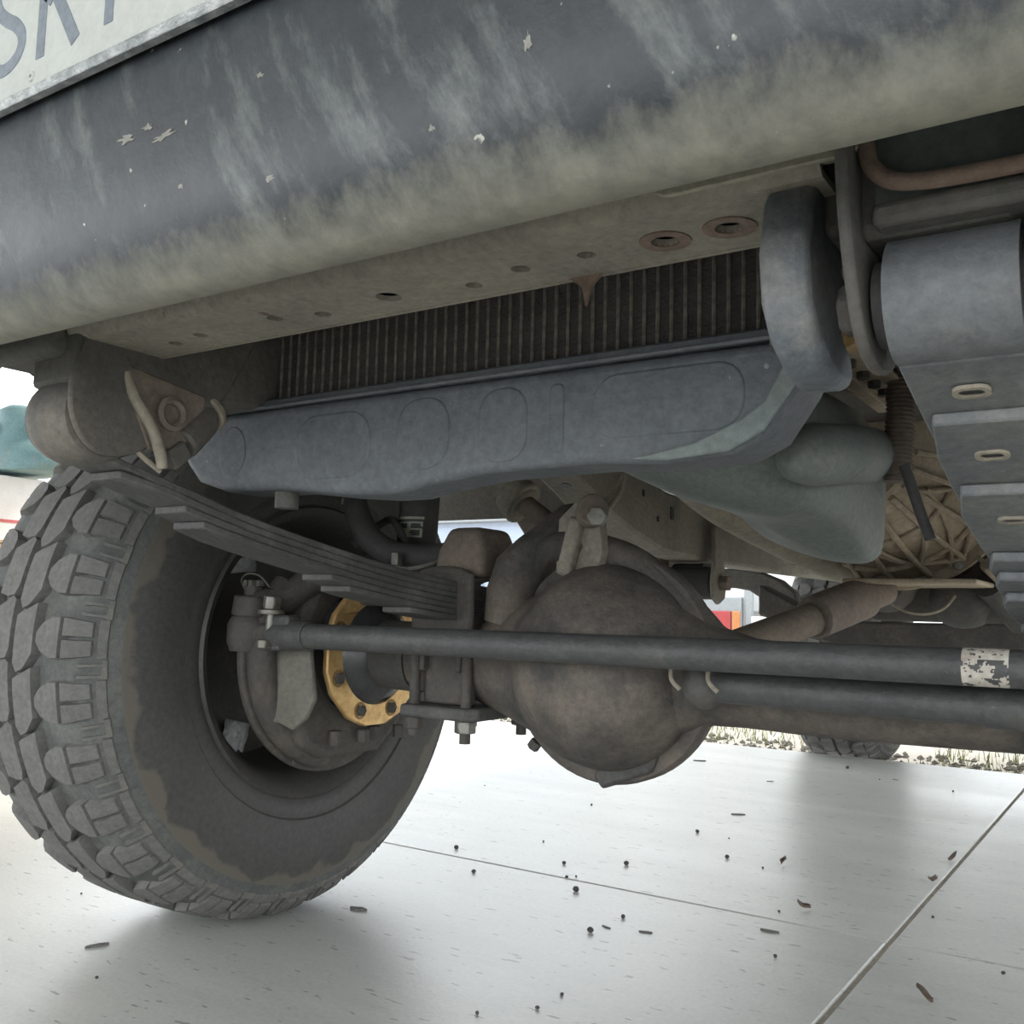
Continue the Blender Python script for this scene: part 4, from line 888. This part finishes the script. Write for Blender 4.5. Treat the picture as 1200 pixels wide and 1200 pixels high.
MB().loft(rings).build('machine_body', 'teal_paint', te, smooth=60)
MB().lathe((.02, -.12, .20), (0, -1, 0), [(.035, 0), (.035, .012), (.012, .014), (0, .014)], 20).build('bolt_head', 'paper_white', te)
MB().tube(spline([(-.30, -.14, .03), (-.26, -.17, .07), (-.19, -.17, .11), (-.12, -.16, .12)], 6), .014, 10).build('white_hose', 'paper_white', te)
# pale container and shrubs behind the near rail
ct = empty('site_container', (-6.0, 7.2, -.07), 'pale blue grey low metal container in front of the shrubs', 'container')
MB().box((0, 0, .68), (3.2, 1.6, 1.36)).build('container_body', 'panel_blue', ct, .01)
for k in range(16): MB().box((-1.50+k*.2, -.81, .62), (.09, .03, 1.12)).build('corrugation', 'panel_blue', ct, .008)
MB().box((0, -.02, 1.42), (3.3, 1.7, .14)).build('roof_rim', 'grey_trim', ct, .01)
MB().box((0, -.83, .02), (3.2, .05, .12)).build('base_rail', 'white_paint', ct, .01)
for k in range(5):
    sh_ = empty('shrub', (-10.5+k*1.75, 9.6+(k % 2)*.3, -.07), 'sunlit yellow green shrub growing behind the pale container', 'shrub', 'shrubs behind the container')
    mb = MB()
    for i in range(900):
        a, b = random.uniform(0, 6.28), math.acos(random.uniform(-.6, 1)); r = random.uniform(.55, 1.0)
        c = Vector((.85*r*math.sin(b)*math.cos(a), .7*r*math.sin(b)*math.sin(a), 1.5+1.2*r*math.cos(b)))
        u, v_, d = frame((random.uniform(-1, 1), random.uniform(-1, 1), random.uniform(-1, 1))); s_ = random.uniform(.04, .09)
        mb.add([c-u*s_, c-v_*s_*.4, c+u*s_, c+v_*s_*.4], [(0, 1, 2, 3)])
    mb.build('foliage', 'hedge_leaf', sh_, smooth=0, kind='stuff')
    for q in range(4): MB().tube([(0, 0, 0), (.2*math.cos(q*1.6), .2*math.sin(q*1.6), .8), (.5*math.cos(q*1.6), .5*math.sin(q*1.6), 1.6)], [.04, .03, .012], 8).build('stem', 'stem_brown', sh_)
# white parked trailer with a red lamp panel, far behind between axle and rail
tv = empty('white_trailer', (-2.60, 7.0, -.07), 'white panelled trailer with red and amber tail lamp panel', 'trailer')
MB().box((-.62, .6, .95), (1.36, 1.2, 1.36)).build('trailer_body', 'white_paint', tv, .02)
MB().box((.85, .7, 1.10), (1.60, 1.2, 1.06)).build('trailer_body', 'white_paint', tv, .02)
MB().box((-.14, -.03, .44), (.36, .06, .52)).build('lamp_frame', 'grey_trim', tv, .01)
lampp = MB().box((-.155, -.068, .40), (.22, .03, .36)).build('tail_lamp', 'red_door', tv, .01)
MB().box((.0, -.068, .40), (.07, .03, .36)).build('indicator_lamp', 'amber', tv, .008)
MB().box((.10, -.02, .55), (.06, .05, .9)).build('corner_post', 'grey_trim', tv, .008)
MB().box((-.42, -.02, .62), (.10, .05, .9)).build('corner_post', 'grey_trim', tv, .008)
MB().box((-.62, -.02, .45), (.26, .03, .34)).build('rear_hatch', 'grey_trim', tv, .01)
MB().box((.55, -.02, .49), (.86, .06, .10)).build('tow_beam', 'white_paint', tv, .01)
for x in (.35, .62): MB().tube([(x, -.03, .78), (x+.01, -.05, .62), (x, -.04, .50)], .012, 8).build('hanging_strap', 'grey_trim', tv)
MB().lathe((-.42, -.05, .50), (0, -1, 0), [(.05, 0), (.05, .02), (0, .02)], 18).build('reflector', 'white_paint', tv)
for x in (-.85, .9):
    MB().lathe((x-.1, .7, .30), X, [(.12, 0), (.28, 0), (.30, .03), (.30, .17), (.28, .2), (.12, .2), (.12, 0)], 28).build('trailer_wheel', 'black_rubber', tv)
MB().box((0, .62, .38), (2.3, .3, .14)).build('chassis_beam', 'grey_trim', tv, .01)
